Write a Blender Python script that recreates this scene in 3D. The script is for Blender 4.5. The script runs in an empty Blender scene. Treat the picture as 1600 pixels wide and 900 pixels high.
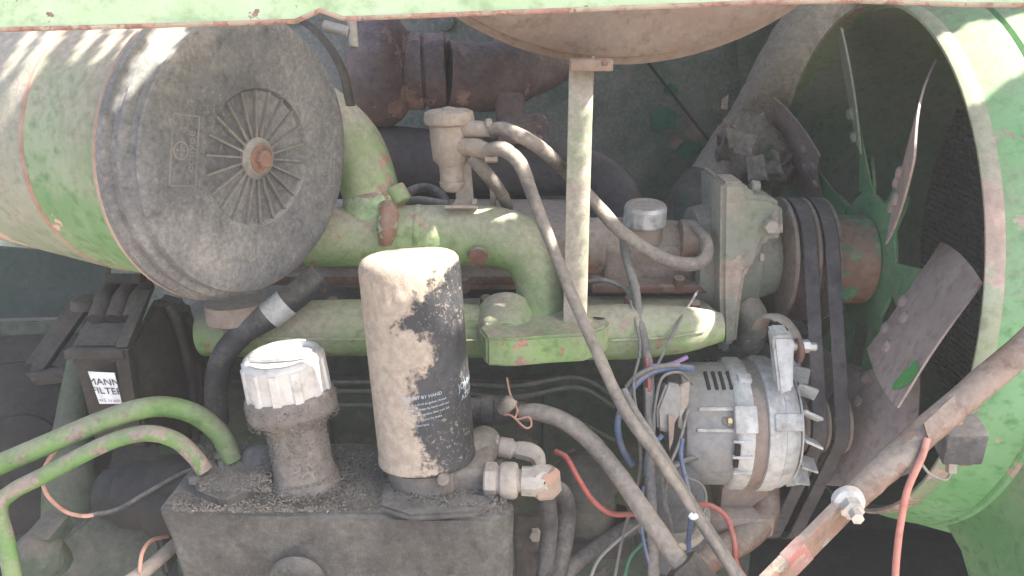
import bpy, bmesh, math, random
from mathutils import Vector, Matrix, noise as mnoise
random.seed(7)
R = math.radians
SC = bpy.context.scene
COL = SC.collection

# ------------------------------------------------------------------ camera
PITCH = R(19.0); F = 1256.0; CAM = Vector((0, -0.9, 0.30))
FW = Vector((0, math.cos(PITCH), -math.sin(PITCH)))
UP = Vector((0, math.sin(PITCH), math.cos(PITCH)))
RT = Vector((1, 0, 0))
cd = bpy.data.cameras.new('camera'); co = bpy.data.objects.new('camera', cd); COL.objects.link(co)
co.location = CAM; co.rotation_euler = (R(90) - PITCH, 0, 0)
cd.sensor_width = 36; cd.lens = F / 1600 * 36; cd.clip_start = 0.02; cd.clip_end = 200
SC.camera = co

# ------------------------------------------------------------------ light
SUN = Vector((0.58, -0.15, 0.80)).normalized()
w = bpy.data.worlds.new('World'); SC.world = w; w.use_nodes = True
nt = w.node_tree
sky = nt.nodes.new('ShaderNodeTexSky'); sky.sky_type = 'NISHITA'; sky.sun_disc = False
sky.sun_elevation = math.asin(SUN.z); sky.sun_rotation = math.atan2(SUN.x, SUN.y)
sky.air_density = 0.95; sky.dust_density = 4.5; sky.ozone_density = 0.3
nt.links.new(sky.outputs[0], nt.nodes['Background'].inputs[0])
nt.nodes['Background'].inputs[1].default_value = 0.15
sl = bpy.data.lights.new('sun', 'SUN'); sl.energy = 5.0; sl.angle = R(0.4); sl.color = (1, 0.93, 0.82)
so = bpy.data.objects.new('sun', sl); COL.objects.link(so)
so.rotation_euler = SUN.to_track_quat('Z', 'Y').to_euler(); so.location = SUN * 5
SC.view_settings.view_transform = 'Standard'; SC.view_settings.look = 'None'
SC.view_settings.gamma = 1.0; SC.view_settings.use_curve_mapping = False
SC.view_settings.exposure = 1.85

# ------------------------------------------------------------------ place helpers
def at(px, py, d):
    return CAM + d * (FW + RT * ((px - 800) / F) + UP * ((450 - py) / F))
def ray(px, py):
    return FW + RT * ((px - 800) / F) + UP * ((450 - py) / F)
def atX(px, py, X):
    r = ray(px, py); return CAM + r * ((X - CAM.x) / r.x)
def atY(px, py, Y):
    r = ray(px, py); return CAM + r * ((Y - CAM.y) / r.y)
def atZ(px, py, Z):
    r = ray(px, py); return CAM + r * ((Z - CAM.z) / r.z)
def pw(n, d): return n / F * d                      # size in metres of n photo pixels at distance d

# ------------------------------------------------------------------ materials
MATS = {}
DUST = (0.345, 0.30, 0.255); DUSTG = (0.27, 0.25, 0.225)
RUST = (0.20, 0.085, 0.05); RUST2 = (0.30, 0.15, 0.10)
def mat(name, base, fade=None, chip=0.0, chipcol=RUST, chips=30.0, dust=0.3, dustcol=DUST, up=0.5, rough=0.7,
        metal=0.0, bump=0.25, grain=350.0, dsc=22.0, side=None, sidew=0.0, speck=0.0, hard=0.12, fine=0.5, zg=None, relief=0.0):
    """painted / bare surface with chipped patches, settled dust and fine grit"""
    if name in MATS: return MATS[name]
    m = bpy.data.materials.new(name); m.use_nodes = True; t = m.node_tree; N = t.nodes; L = t.links
    b = N['Principled BSDF']
    tc = N.new('ShaderNodeTexCoord'); geo = N.new('ShaderNodeNewGeometry')
    def noi(scale, detail=6, rg=0.55, off=0.0):
        detail = min(detail, 5)
        mp = N.new('ShaderNodeMapping'); mp.inputs[1].default_value = (off, off * .7, off * 1.3)
        L.new(tc.outputs['Object'], mp.inputs[0])
        n = N.new('ShaderNodeTexNoise'); n.inputs['Scale'].default_value = scale
        n.inputs['Detail'].default_value = detail; n.inputs['Roughness'].default_value = rg
        L.new(mp.outputs[0], n.inputs['Vector']); return n.outputs['Fac']
    def ma(op, a, c, clamp=False):
        n = N.new('ShaderNodeMath'); n.operation = op; n.use_clamp = clamp
        for i, v in enumerate((a, c)):
            if isinstance(v, (int, float)): n.inputs[i].default_value = v
            else: L.new(v, n.inputs[i])
        return n.outputs[0]
    def step(v, lo, hi):
        n = N.new('ShaderNodeMapRange'); n.interpolation_type = 'SMOOTHSTEP'
        L.new(v, n.inputs[0]); n.inputs[1].default_value = lo; n.inputs[2].default_value = hi
        return n.outputs[0]
    def mix(f, a, c):
        n = N.new('ShaderNodeMix'); n.data_type = 'RGBA'
        L.new(f, n.inputs[0])
        for i, v in ((6, a), (7, c)):
            if isinstance(v, tuple): n.inputs[i].default_value = (*v, 1)
            else: L.new(v, n.inputs[i])
        return n.outputs[2]
    seed = (hash(name) % 97) * 0.0 + sum(map(ord, name)) % 50
    fade = fade or tuple(min(1, c * 1.45 + 0.03) for c in base)
    col = mix(step(noi(9, 5, .6, seed), .32, .68), base, fade)
    col = mix(step(noi(70, 4, .6, seed + 3), .45, .75), col, tuple(c * 0.75 for c in base))
    rgh = None; chipm = None
    if chip > 0:
        nz = ma('ADD', noi(chips, 8, .62, seed + 7), ma('MULTIPLY', noi(chips * .28, 3, .5, seed + 9), 0.6))
        thr = 0.8 + (0.5 - chip) * 0.42
        chipm = step(nz, thr, thr + 0.015)
        cc = mix(step(noi(chips * 3, 5, .6, seed + 11), .35, .65), chipcol, tuple(min(1, c * 1.7 + .02) for c in chipcol))
        col = mix(chipm, col, cc)
    if dust > 0:
        sep = N.new('ShaderNodeSeparateXYZ'); L.new(geo.outputs['Normal'], sep.inputs[0])
        v = ma('ADD', ma('MULTIPLY', sep.outputs[2], up * 0.5), noi(dsc, 9, .65, seed + 15))
        if side:
            vm = N.new('ShaderNodeVectorMath'); vm.operation = 'DOT_PRODUCT'
            L.new(geo.outputs['Normal'], vm.inputs[0]); vm.inputs[1].default_value = side
            v = ma('ADD', v, ma('MULTIPLY', vm.outputs['Value'], sidew))
        if zg:
            sp = N.new('ShaderNodeSeparateXYZ'); L.new(tc.outputs['Object'], sp.inputs[0])
            v = ma('ADD', v, ma('MULTIPLY', step(sp.outputs[2], zg[0], zg[1]), zg[2]))
        v = ma('ADD', v, ma('MULTIPLY', ma('SUBTRACT', noi(190, 5, .7, seed + 19), .5), fine))
        thr = 1.0 - dust
        dm = step(v, thr - hard, thr + hard)
        if speck:
            sm = step(noi(230, 5, .8, seed + 29), .66 - speck * .16, .70 - speck * .14)
            sm = ma('MULTIPLY', sm, step(noi(16, 3, .6, seed + 41), .36, .62))
            dm = ma('MAXIMUM', dm, ma('MULTIPLY', sm, 0.7))
        dc = mix(step(noi(120, 6, .65, seed + 23), .3, .7), tuple(c * .78 for c in dustcol), tuple(min(1, c * 1.12) for c in dustcol))
        col = mix(ma('MULTIPLY', dm, 0.93), col, dc)
        rgh = dm
    L.new(col, b.inputs['Base Color'])
    if rgh is not None:
        r0 = N.new('ShaderNodeMapRange'); L.new(rgh, r0.inputs[0])
        r0.inputs[3].default_value = rough; r0.inputs[4].default_value = 0.95
        L.new(r0.outputs[0], b.inputs['Roughness'])
        if metal:
            r1 = N.new('ShaderNodeMapRange'); L.new(rgh, r1.inputs[0])
            r1.inputs[3].default_value = metal; r1.inputs[4].default_value = 0.0
            L.new(r1.outputs[0], b.inputs['Metallic'])
    else:
        b.inputs['Roughness'].default_value = rough; b.inputs['Metallic'].default_value = metal
    b.inputs['Specular IOR Level'].default_value = 0.35
    h = ma('MULTIPLY', noi(grain, 5, .65, seed + 31), 0.6)
    h = ma('ADD', h, ma('MULTIPLY', noi(45, 5, .6, seed + 37), 0.9))
    if relief: h = ma('ADD', h, ma('MULTIPLY', rgh, relief))
    if chipm is not None: h = ma('SUBTRACT', h, ma('MULTIPLY', chipm, 0.45))
    bp = N.new('ShaderNodeBump'); bp.inputs['Strength'].default_value = min(1, bump * 1.6); bp.inputs['Distance'].default_value = 0.0025
    L.new(h, bp.inputs['Height']); L.new(bp.outputs[0], b.inputs['Normal'])
    MATS[name] = m; return m
def plain(name, col, rough=0.6, metal=0.0):
    if name in MATS: return MATS[name]
    return mat(name, col, fade=tuple(min(1, c * 1.15) for c in col), dust=0, rough=rough, metal=metal, bump=0.1)

GREEN = (0.115, 0.30, 0.085); GREENF = (0.26, 0.42, 0.19)
m_green = mat('green paint dusty', GREEN, GREENF, chip=.10, chips=26, dust=.42, up=.55, dsc=12, hard=.28)
m_greenb = mat('green paint bright chipped', (0.19, 0.335, 0.105), (0.32, 0.44, 0.195), chip=.17, chips=40, chipcol=RUST2, dust=.42, up=.5, dustcol=(.42, .375, .305), dsc=10, hard=.3)
m_greenpipe = mat('green pipe paint', (0.085, 0.20, 0.045), (0.14, 0.26, 0.085), chip=.24, chips=45, chipcol=(.13, .095, .085), dust=.40, up=.4, dustcol=(.27, .25, .19), dsc=12, hard=.25)
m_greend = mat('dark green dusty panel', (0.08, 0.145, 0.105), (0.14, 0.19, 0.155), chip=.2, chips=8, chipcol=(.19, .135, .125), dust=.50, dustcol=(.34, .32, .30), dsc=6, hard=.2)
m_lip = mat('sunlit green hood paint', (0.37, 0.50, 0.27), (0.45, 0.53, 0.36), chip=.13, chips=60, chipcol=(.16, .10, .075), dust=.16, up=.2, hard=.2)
m_hem = mat('rusted hem', (0.34, 0.22, 0.18), (0.40, 0.36, 0.26), chip=.42, chips=50, chipcol=(.22, .12, .09), dust=.2)
m_cover = mat('grey black plastic cover', (0.080, 0.083, 0.092), (0.145, 0.147, 0.158), dust=.44, up=.5, dustcol=(.35, .335, .31), dsc=6, speck=.6, hard=.24, rough=.6, bump=.22)
m_vane = mat('dusty vane plastic', (0.13, 0.128, 0.125), (.2, .195, .19), dust=.50, up=.4, dustcol=(.31, .285, .255), hard=.3)
m_tankbody = mat('air cleaner green', (0.13, 0.27, 0.11), (0.30, 0.37, 0.24), chip=.06, chips=22, chipcol=(.38, .24, .18), dust=.40, up=.75, dustcol=(.40, .33, .27), dsc=7, hard=.3)
m_pink = mat('rust primer band', (0.36, 0.21, 0.16), (0.42, 0.29, 0.23), dust=.40, dustcol=(.42, .35, .29), hard=.3)
m_endsec = mat('grey green and pink primer', (0.20, 0.26, 0.17), (0.30, 0.33, 0.25), chip=.24, chips=6, chipcol=(.34, .255, .21), dust=.48, up=.6, dustcol=(.38, .33, .28), hard=.3)
m_rust = mat('rusty casting', (0.17, 0.085, 0.06), (0.24, 0.13, 0.095), dust=.30, up=.6, hard=.28, bump=.4)
m_rustd = mat('dark rusty exhaust', (0.13, 0.095, 0.09), (0.21, 0.13, 0.11), chip=.3, chips=14, chipcol=(.27, .16, .125), dust=.36, dustcol=(.30, .25, .235), up=.4, hard=.3, bump=.4)
m_rustbar = mat('rusted dusty bar', (0.22, 0.13, 0.095), (0.33, 0.24, 0.19), chip=.34, chips=28, chipcol=(.17, .15, .125), dust=.36, dustcol=(.38, .31, .26), dsc=16, hard=.22, bump=.35)
m_dust = mat('thick dust', (0.30, 0.25, 0.21), dust=.62, up=.4, dustcol=(.41, .345, .29), hard=.3, bump=.35)
m_dusthose = mat('dusty rubber hose', (0.10, 0.09, 0.085), dust=.56, up=.45, dustcol=(.34, .295, .25), hard=.25, bump=.3)
m_hose = mat('black rubber hose', (0.03, 0.031, 0.035), (0.06, 0.06, 0.065), dust=.30, up=.5, dustcol=(.26, .24, .215), hard=.3, rough=.6)
m_tank = mat('oily grit coated casting', (0.045, 0.043, 0.040), (0.075, 0.070, 0.066), dust=.44, up=.45, dustcol=(.165, .159, .148), dsc=16, speck=.6, hard=.26, bump=.85, grain=420)
m_neck = mat('grit coated neck', (0.09, 0.08, 0.072), dust=.52, dustcol=(.225, .20, .175), dsc=40, speck=.6, hard=.25, bump=.9, grain=420)
m_filter = mat('black filter paint', (0.030, 0.031, 0.036), (0.055, 0.056, 0.062), dust=.50, up=.62, dustcol=(.42, .35, .28), dsc=13, side=(-.95, .1, 0), sidew=.40, speck=.62, hard=.05, fine=.30, zg=(-.03, .06, .20), relief=.8, rough=.42, bump=.3)
m_cap = mat('white plastic cap', (0.46, 0.455, 0.44), (0.56, 0.55, 0.53), rough=.35, dust=.32, up=.1, dustcol=(.42, .36, .30), dsc=30, hard=.25, bump=.15)
m_alu = mat('cast aluminium', (0.62, 0.62, 0.61), (0.76, 0.76, 0.75), dust=.40, up=.3, dustcol=(.42, .39, .355), metal=.2, rough=.5, bump=.18, dsc=25, hard=.25)
m_lam = mat('rusty stator laminations', (0.30, 0.225, 0.195), (0.38, 0.30, 0.26), dust=.4, hard=.3, bump=.15)
m_steel = mat('zinc fitting', (0.42, 0.39, 0.36), (0.52, 0.49, 0.45), dust=.42, up=.4, metal=.5, rough=.45, hard=.28, bump=.2)
m_bolt = mat('bolt steel', (0.44, 0.42, 0.40), dust=.3, metal=.6, rough=.4, bump=.15)
m_rbolt = mat('rusty bolt', (0.22, 0.115, 0.085), (0.29, 0.17, 0.13), dust=.36, hard=.3, bump=.4)
m_pump = mat('pump casting green grey', (0.20, 0.245, 0.18), (0.29, 0.29, 0.25), chip=.22, chips=14, chipcol=(.27, .215, .18), dust=.46, up=.6, hard=.3, bump=.35)
m_belt = mat('v belt rubber', (0.075, 0.07, 0.075), (0.13, 0.12, 0.125), dust=.26, up=.2, dustcol=(.25, .225, .21), hard=.35, bump=.12)
m_pulley = mat('pulley iron', (0.15, 0.115, 0.10), (0.24, 0.18, 0.155), dust=.34, hard=.3)
m_hub = mat('fan hub rusty', (0.37, 0.20, 0.15), (0.45, 0.29, 0.23), chip=.30, chips=15, chipcol=(.12, .30, .17), dust=.30, up=.6, hard=.3)
m_spider = mat('fan spider green', (0.09, 0.26, 0.11), (0.15, 0.30, 0.16), dust=.28, hard=.3)
m_blade = mat('fan blade brown', (0.36, 0.275, 0.25), (0.46, 0.375, 0.35), dust=.30, up=.2, dustcol=(.30, .26, .24), hard=.35, bump=.15)
m_bladegreen = plain('fan blade green patch', (0.09, 0.36, 0.10))
m_shroud = mat('shroud green', (0.17, 0.42, 0.17), (0.27, 0.50, 0.26), chip=.05, chips=14, chipcol=(.33, .25, .2), dust=.33, up=.5, dsc=5, hard=.3, bump=.12)
m_shlip = mat('shroud lip', (0.30, 0.38, 0.22), (0.38, 0.42, 0.30), chip=.40, chips=8, chipcol=(.36, .26, .22), dust=.38, hard=.3, bump=.15)
m_mesh = mat('radiator screen', (0.13, 0.13, 0.125), dust=.4, dustcol=(.25, .235, .215), hard=.3)
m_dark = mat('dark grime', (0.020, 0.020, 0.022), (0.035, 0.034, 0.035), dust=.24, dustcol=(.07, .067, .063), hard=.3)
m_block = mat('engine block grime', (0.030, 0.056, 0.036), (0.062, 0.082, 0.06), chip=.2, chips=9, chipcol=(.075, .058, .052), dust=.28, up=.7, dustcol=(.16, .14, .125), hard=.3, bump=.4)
m_head = mat('cylinder head dusty', (0.25, 0.17, 0.135), (0.33, 0.25, 0.205), chip=.26, chips=17, chipcol=(.27, .115, .07), dust=.42, up=.7, dustcol=(.39, .335, .29), hard=.3, bump=.3)
m_silver = mat('dull silver cap', (0.46, 0.46, 0.45), dust=.34, metal=.4, rough=.5, bump=.15)
m_black = mat('black plastic box', (0.024, 0.021, 0.019), (0.04, 0.036, 0.033), dust=.32, up=.6, dustcol=(.12, .105, .092), hard=.3, rough=.55, bump=.2)
m_white = plain('white sticker', (0.80, 0.82, 0.84), .5)
m_ink = plain('black print', (0.02, 0.02, 0.022), .5)
m_print = plain('pale blue white print', (0.36, 0.45, 0.52), .5)
m_red = mat('red wire', (0.40, 0.07, 0.06), (0.45, 0.15, 0.12), dust=.2, hard=.3, rough=.5, bump=.1)
m_redpale = mat('faded red wire', (0.55, 0.20, 0.155), (0.60, 0.28, 0.22), dust=.2, hard=.3, rough=.5, bump=.1)
m_blue = mat('blue wire', (0.07, 0.13, 0.27), (0.13, 0.19, 0.31), dust=.32, hard=.3, rough=.5, bump=.1)
m_wire = mat('grey taped loom', (0.11, 0.105, 0.105), (0.17, 0.165, 0.16), dust=.42, dustcol=(.31, .285, .26), hard=.3, bump=.2)
m_copper = mat('copper pink wire', (0.48, 0.25, 0.18), dust=.2, bump=.1)
m_purple = plain('purple wire', (0.33, 0.20, 0.37), .5)
m_greenw = plain('green wire', (0.05, 0.16, 0.10), .5)
m_grip = mat('grey connector', (0.27, 0.27, 0.265), (0.36, 0.355, 0.34), dust=.38, hard=.3, bump=.15)
m_relay = mat('dusty black relay', (0.075, 0.075, 0.08), (0.13, 0.13, 0.135), dust=.40, up=.8, dustcol=(.30, .27, .245), hard=.25)
m_pan = mat('rusty pan', (0.27, 0.18, 0.135), (0.35, 0.26, 0.205), chip=.18, chips=12, chipcol=(.25, .12, .085), dust=.40, up=.1, dustcol=(.37, .31, .26), dsc=10, hard=.32, bump=.15)
m_strut = mat('strut dusty green', (0.21, 0.30, 0.16), (0.30, 0.33, 0.23), chip=.13, chips=38, chipcol=(.24, .17, .13), dust=.56, up=.3, dustcol=(.46, .395, .335), dsc=9, hard=.2)
m_collar = mat('rust eaten green collar', (0.25, 0.12, 0.08), (0.33, 0.18, 0.13), chip=.36, chips=22, chipcol=(.26, .36, .19), dust=.34, up=.5, hard=.25, bump=.4)
m_shade = mat('deep green grime panel', (.022, .042, .032), (.04, .06, .05), dust=.3, dustcol=(.075, .075, .07), hard=.3)  # near-black green: shade of the left rear put into the panel colour
m_wrap = mat('torn brown wrapping', (.17, .135, .11), (.27, .215, .175), chip=.3, chips=18, chipcol=(.11, .15, .09), dust=.46, dustcol=(.37, .31, .26), hard=.2, bump=.9)
m_soil = mat('dry soil', (0.22, 0.17, 0.12), dust=.3, hard=.3)
m_redtape = mat('faded red tape', (0.40, 0.14, 0.135), (0.36, 0.20, 0.18), chip=.3, chips=40, chipcol=(.25, .17, .14), dust=.3, hard=.3)
m_grit = mat('grit crumbs', (0.10, 0.094, 0.084), (0.23, 0.21, 0.18), dust=0, bump=.1)
m_gritd = mat('dark crumbs', (0.04, 0.038, 0.034), (0.08, 0.075, 0.068), dust=0, bump=.1)
m_straw = plain('straw bits', (0.52, 0.42, 0.30), .8)

# ------------------------------------------------------------------ mesh helpers
def link(name, me, m, parent=None, smooth=40):
    me.materials.append(m)
    if smooth:
        me.polygons.foreach_set('use_smooth', [True] * len(me.polygons))
        me.set_sharp_from_angle(angle=R(smooth))
    o = bpy.data.objects.new(name, me); COL.objects.link(o)
    if parent is not None:
        o.parent = parent
        mw = parent.matrix_basis if parent.parent is None else parent.parent.matrix_basis @ parent.matrix_parent_inverse @ parent.matrix_basis
        o.matrix_parent_inverse = mw.inverted()
    return o
def thing(name, label, cat, loc, group=None):
    o = bpy.data.objects.new(name, None); COL.objects.link(o); o.location = loc
    o.empty_display_size = 0.02
    o['label'] = label; o['category'] = cat
    if group: o['group'] = group
    return o
def tag(o, label, cat, group=None):
    o['label'] = label; o['category'] = cat
    if group: o['group'] = group
    return o
def frame(axis, hint=Vector((0, 0, 1))):
    a = Vector(axis).normalized()
    if abs(a.dot(hint)) > .95: hint = Vector((0, 1, 0))
    u = hint.cross(a).normalized(); v = a.cross(u).normalized()
    return a, u, v
def fm(verts, faces, name='mesh'):
    me = bpy.data.meshes.new(name); me.from_pydata([tuple(v) for v in verts], [], faces); me.update()
    bm = bmesh.new(); bm.from_mesh(me); bmesh.ops.recalc_face_normals(bm, faces=bm.faces); bm.to_mesh(me); bm.free()
    return me
def lathe(org, axis, prof, seg=48, rf=None, a0=0, a1=2 * math.pi, wob=0.0):
    """prof: (t along axis, radius) from one end to the other; ends capped unless radius 0"""
    a, u, v = frame(axis); org = Vector(org); full = abs(a1 - a0 - 2 * math.pi) < 1e-6
    n = seg if full else seg + 1
    V = []; Fc = []
    for (t, r) in prof:
        for k in range(n):
            th = a0 + (a1 - a0) * k / seg
            rr = r * (rf(t, th) if rf else 1)
            p = org + a * t + (u * math.cos(th) + v * math.sin(th)) * rr
            if wob: p += Vector(mnoise.noise_vector(p * 40)) * wob
            V.append(p)
    for i in range(len(prof) - 1):
        for k in range(seg):
            k2 = (k + 1) % n
            Fc.append((i * n + k, i * n + k2, (i + 1) * n + k2, (i + 1) * n + k))
    if full and prof[0] != prof[-1]:
        if prof[0][1] > 1e-6: Fc.append(tuple(range(n)))
        if prof[-1][1] > 1e-6: Fc.append(tuple((len(prof) - 1) * n + k for k in range(n)))
    me = fm(V, Fc)
    if prof[0][1] <= 1e-6 or prof[-1][1] <= 1e-6:
        bm = bmesh.new(); bm.from_mesh(me); bmesh.ops.remove_doubles(bm, verts=bm.verts, dist=1e-6); bm.to_mesh(me); bm.free()
    return me
def cyl(p0, p1, r0, r1=None, seg=28, bev=0.0015):
    p0 = Vector(p0); p1 = Vector(p1); L = (p1 - p0).length; r1 = r0 if r1 is None else r1
    b = min(bev, L * .3, r0 * .4, r1 * .4)
    return lathe(p0, p1 - p0, [(0, r0 - b), (b, r0), (L - b, r1), (L, r1 - b)], seg)
def catmull(P, n):
    P = [Vector(p) for p in P]; Q = [2 * P[0] - P[1]] + P + [2 * P[-1] - P[-2]]; out = []
    for i in range(1, len(Q) - 2):
        for k in range(n):
            t = k / n; p0, p1, p2, p3 = Q[i - 1:i + 3]
            out.append(.5 * ((2 * p1) + (p2 - p0) * t + (2 * p0 - 5 * p1 + 4 * p2 - p3) * t * t + (3 * p1 - p0 - 3 * p2 + p3) * t ** 3))
    out.append(P[-1]); return out
def tube(P, r, n=8, seg=16, rough=0.0, flat=1.0):
    S = catmull(P, n) if n > 1 else [Vector(p) for p in P]
    rs = r if isinstance(r, (list, tuple)) else [r] * len(P)
    V = []; Fc = []; u = None
    for i, p in enumerate(S):
        tg = (S[min(i + 1, len(S) - 1)] - S[max(i - 1, 0)]).normalized()
        if u is None: _, u, _ = frame(tg)
        u = (u - tg * u.dot(tg)).normalized(); v = tg.cross(u)
        f = i / max(1, n); k0 = min(int(f), len(rs) - 1); k1 = min(k0 + 1, len(rs) - 1)
        rr = rs[k0] + (rs[k1] - rs[k0]) * (f - int(f))
        for k in range(seg):
            th = 2 * math.pi * k / seg
            q = p + (u * math.cos(th) + v * math.sin(th) * flat) * rr
            if rough: q += (q - p).normalized() * mnoise.noise(q * 90) * rough
            V.append(q)
    for i in range(len(S) - 1):
        for k in range(seg):
            Fc.append((i * seg + k, i * seg + (k + 1) % seg, (i + 1) * seg + (k + 1) % seg, (i + 1) * seg + k))
    Fc.append(tuple(range(seg))); Fc.append(tuple((len(S) - 1) * seg + k for k in range(seg)))
    return fm(V, Fc)
def box(c, x, y, z, sx, sy, sz, bev=0.003, segs=2):
    """box with half axes x,y,z (unit vectors) and full sizes"""
    c = Vector(c); x, y, z = (Vector(k).normalized() for k in (x, y, z))
    bm = bmesh.new(); vs = []
    for i in (-1, 1):
        for j in (-1, 1):
            for k in (-1, 1):
                vs.append(bm.verts.new(c + x * (i * sx / 2) + y * (j * sy / 2) + z * (k * sz / 2)))
    for f in ((0, 1, 3, 2), (4, 6, 7, 5), (0, 4, 5, 1), (2, 3, 7, 6), (0, 2, 6, 4), (1, 5, 7, 3)):
        bm.faces.new([vs[i] for i in f])
    bmesh.ops.recalc_face_normals(bm, faces=bm.faces)
    if bev: bmesh.ops.bevel(bm, geom=list(bm.edges), offset=min(bev, .45 * min(sx, sy, sz)), segments=segs, affect='EDGES', profile=.6)
    me = bpy.data.meshes.new('box'); bm.to_mesh(me); bm.free(); return me
EX, EY, EZ = Vector((1, 0, 0)), Vector((0, 1, 0)), Vector((0, 0, 1))
def wbox(c, sx, sy, sz, bev=0.003, segs=2): return box(c, EX, EY, EZ, sx, sy, sz, bev, segs)
def prism(poly, ext, bev=0.0015, segs=2):
    """flat polygon (3-D points) pushed along ext"""
    ext = Vector(ext); bm = bmesh.new()
    a = [bm.verts.new(Vector(p)) for p in poly]; b = [bm.verts.new(Vector(p) + ext) for p in poly]; n = len(a)
    bm.faces.new(a); bm.faces.new(b[::-1])
    for i in range(n): bm.faces.new((a[i], b[i], b[(i + 1) % n], a[(i + 1) % n]))
    bmesh.ops.recalc_face_normals(bm, faces=bm.faces)
    if bev: bmesh.ops.bevel(bm, geom=list(bm.edges), offset=bev, segments=segs, affect='EDGES')
    me = bpy.data.meshes.new('prism'); bm.to_mesh(me); bm.free(); return me
def join(*mes):
    bm = bmesh.new()
    for m in mes: bm.from_mesh(m)
    me = bpy.data.meshes.new('joined'); bm.to_mesh(me); bm.free(); return me
def hexbolt(c, axis, af, h, dome=0.0):
    r = af / math.sqrt(3)
    return lathe(c, axis, [(0, r), (h * .8, r), (h, r * .86)] + ([(h + dome, 0)] if dome else []), 6)
def bar(p0, p1, wdt, th, side, bev=.0015):
    p0 = Vector(p0); p1 = Vector(p1); d = (p1 - p0); L = d.length; d.normalize()
    s = Vector(side); s = (s - d * s.dot(d)).normalized(); nrm = d.cross(s)
    return box((p0 + p1) / 2, d, s, nrm, L, wdt, th, bev)
def sheet(P00, P10, P11, P01, nu, nv, fn=None, th=0.002):
    V = []; Fc = []
    for i in range(nu + 1):
        for j in range(nv + 1):
            a, b = i / nu, j / nv
            p = Vector(P00) * (1 - a) * (1 - b) + Vector(P10) * a * (1 - b) + Vector(P11) * a * b + Vector(P01) * (1 - a) * b
            if fn: p = p + fn(a, b)
            V.append(p)
    for i in range(nu):
        for j in range(nv):
            k = i * (nv + 1) + j; Fc.append((k, k + nv + 1, k + nv + 2, k + 1))
    me = fm(V, Fc)
    bm = bmesh.new(); bm.from_mesh(me)
    bmesh.ops.solidify(bm, geom=list(bm.faces), thickness=th); bmesh.ops.recalc_face_normals(bm, faces=bm.faces)
    bm.to_mesh(me); bm.free(); return me
def text(s, size, align='LEFT'):
    cu = bpy.data.curves.new('t', 'FONT'); cu.body = s; cu.size = size; cu.align_x = align; cu.resolution_u = 3
    o = bpy.data.objects.new('t', cu); COL.objects.link(o)
    bpy.context.view_layer.update()
    me = bpy.data.meshes.new_from_object(o.evaluated_get(bpy.context.evaluated_depsgraph_get()))
    bpy.data.objects.remove(o); bpy.data.curves.remove(cu)
    return me
def tverts(me, fn):
    for v in me.vertices: v.co = fn(v.co.copy())
    return me

# ================================================================== SETTING
zr = 0.47                                            # first height of the added shade sheet, set again below
g = link('ground', fm([(-6, -8, -1.6), (6, -8, -1.6), (6, 6, -1.6), (-6, 6, -1.6)], [(0, 1, 2, 3)]), m_soil, smooth=0)
g['kind'] = 'structure'
# machine body round the engine bay
bay = thing('engine_bay', 'dark green dusty sheet metal body panels behind the engine', 'machine body', (0, .8, -.7))
link('back_panel', sheet((-1.3, .80, -1.0), (1.3, .80, -1.0), (1.3, .80, .50), (-1.3, .80, .50), 24, 12, lambda a, b: Vector((0, mnoise.noise(Vector((a * 5, b * 4, 3))) * .008, 0))), m_greend, bay)
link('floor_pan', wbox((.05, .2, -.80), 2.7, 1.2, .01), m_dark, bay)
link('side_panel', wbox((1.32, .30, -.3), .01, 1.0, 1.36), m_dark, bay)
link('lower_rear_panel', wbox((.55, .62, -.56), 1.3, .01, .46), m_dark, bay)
# creased seam and bare patches on the back panel
link('seam', bar(atY(1010, 95, .775), atY(1120, 235, .775), .006, .004, EX), m_dark, bay)
for (x, y, s, k) in ((1035, 185, 30, 9), (1075, 235, 26, 8), (640, 60, 12, 10), (1050, 140, 14, 7)):
    c = atY(x, y, .788); s = pw(s, 1.6)
    pl = [c + Vector((math.cos(2 * math.pi * i / k) * s * random.uniform(.6, 1.2), 0, math.sin(2 * math.pi * i / k) * s * random.uniform(.5, .9))) for i in range(k)]
    link('paint_patch', prism(pl, (0, .002, 0), 0), mat('bare green patch', (.03, .13, .08), dust=.2, dustcol=(.15, .17, .14)), bay, 0)
link('rivet', lathe(atY(697, 36, .79), (0, -1, 0), [(0, .016), (.006, .014), (.010, 0)], 20), m_greend, bay)
link('brace', bar(atY(1150, 330, .76), atY(1320, 115, .76), .012, .006, EX), m_greend, bay)
link('brace', bar(atY(1275, 250, .74), atY(1330, 320, .74), .01, .006, EX), m_greend, bay)
for (a, b, c, d, Y) in (((1240, 0), (1345, 0), (1300, 330), (1240, 330), .70), ((1150, 60), (1250, 0), (1262, 120), (1180, 330), .78)):
    link('stiffener', prism([atY(*a, Y), atY(*b, Y), atY(*c, Y), atY(*d, Y)], (0, .01, 0), .002), m_greend, bay, 0)

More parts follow.
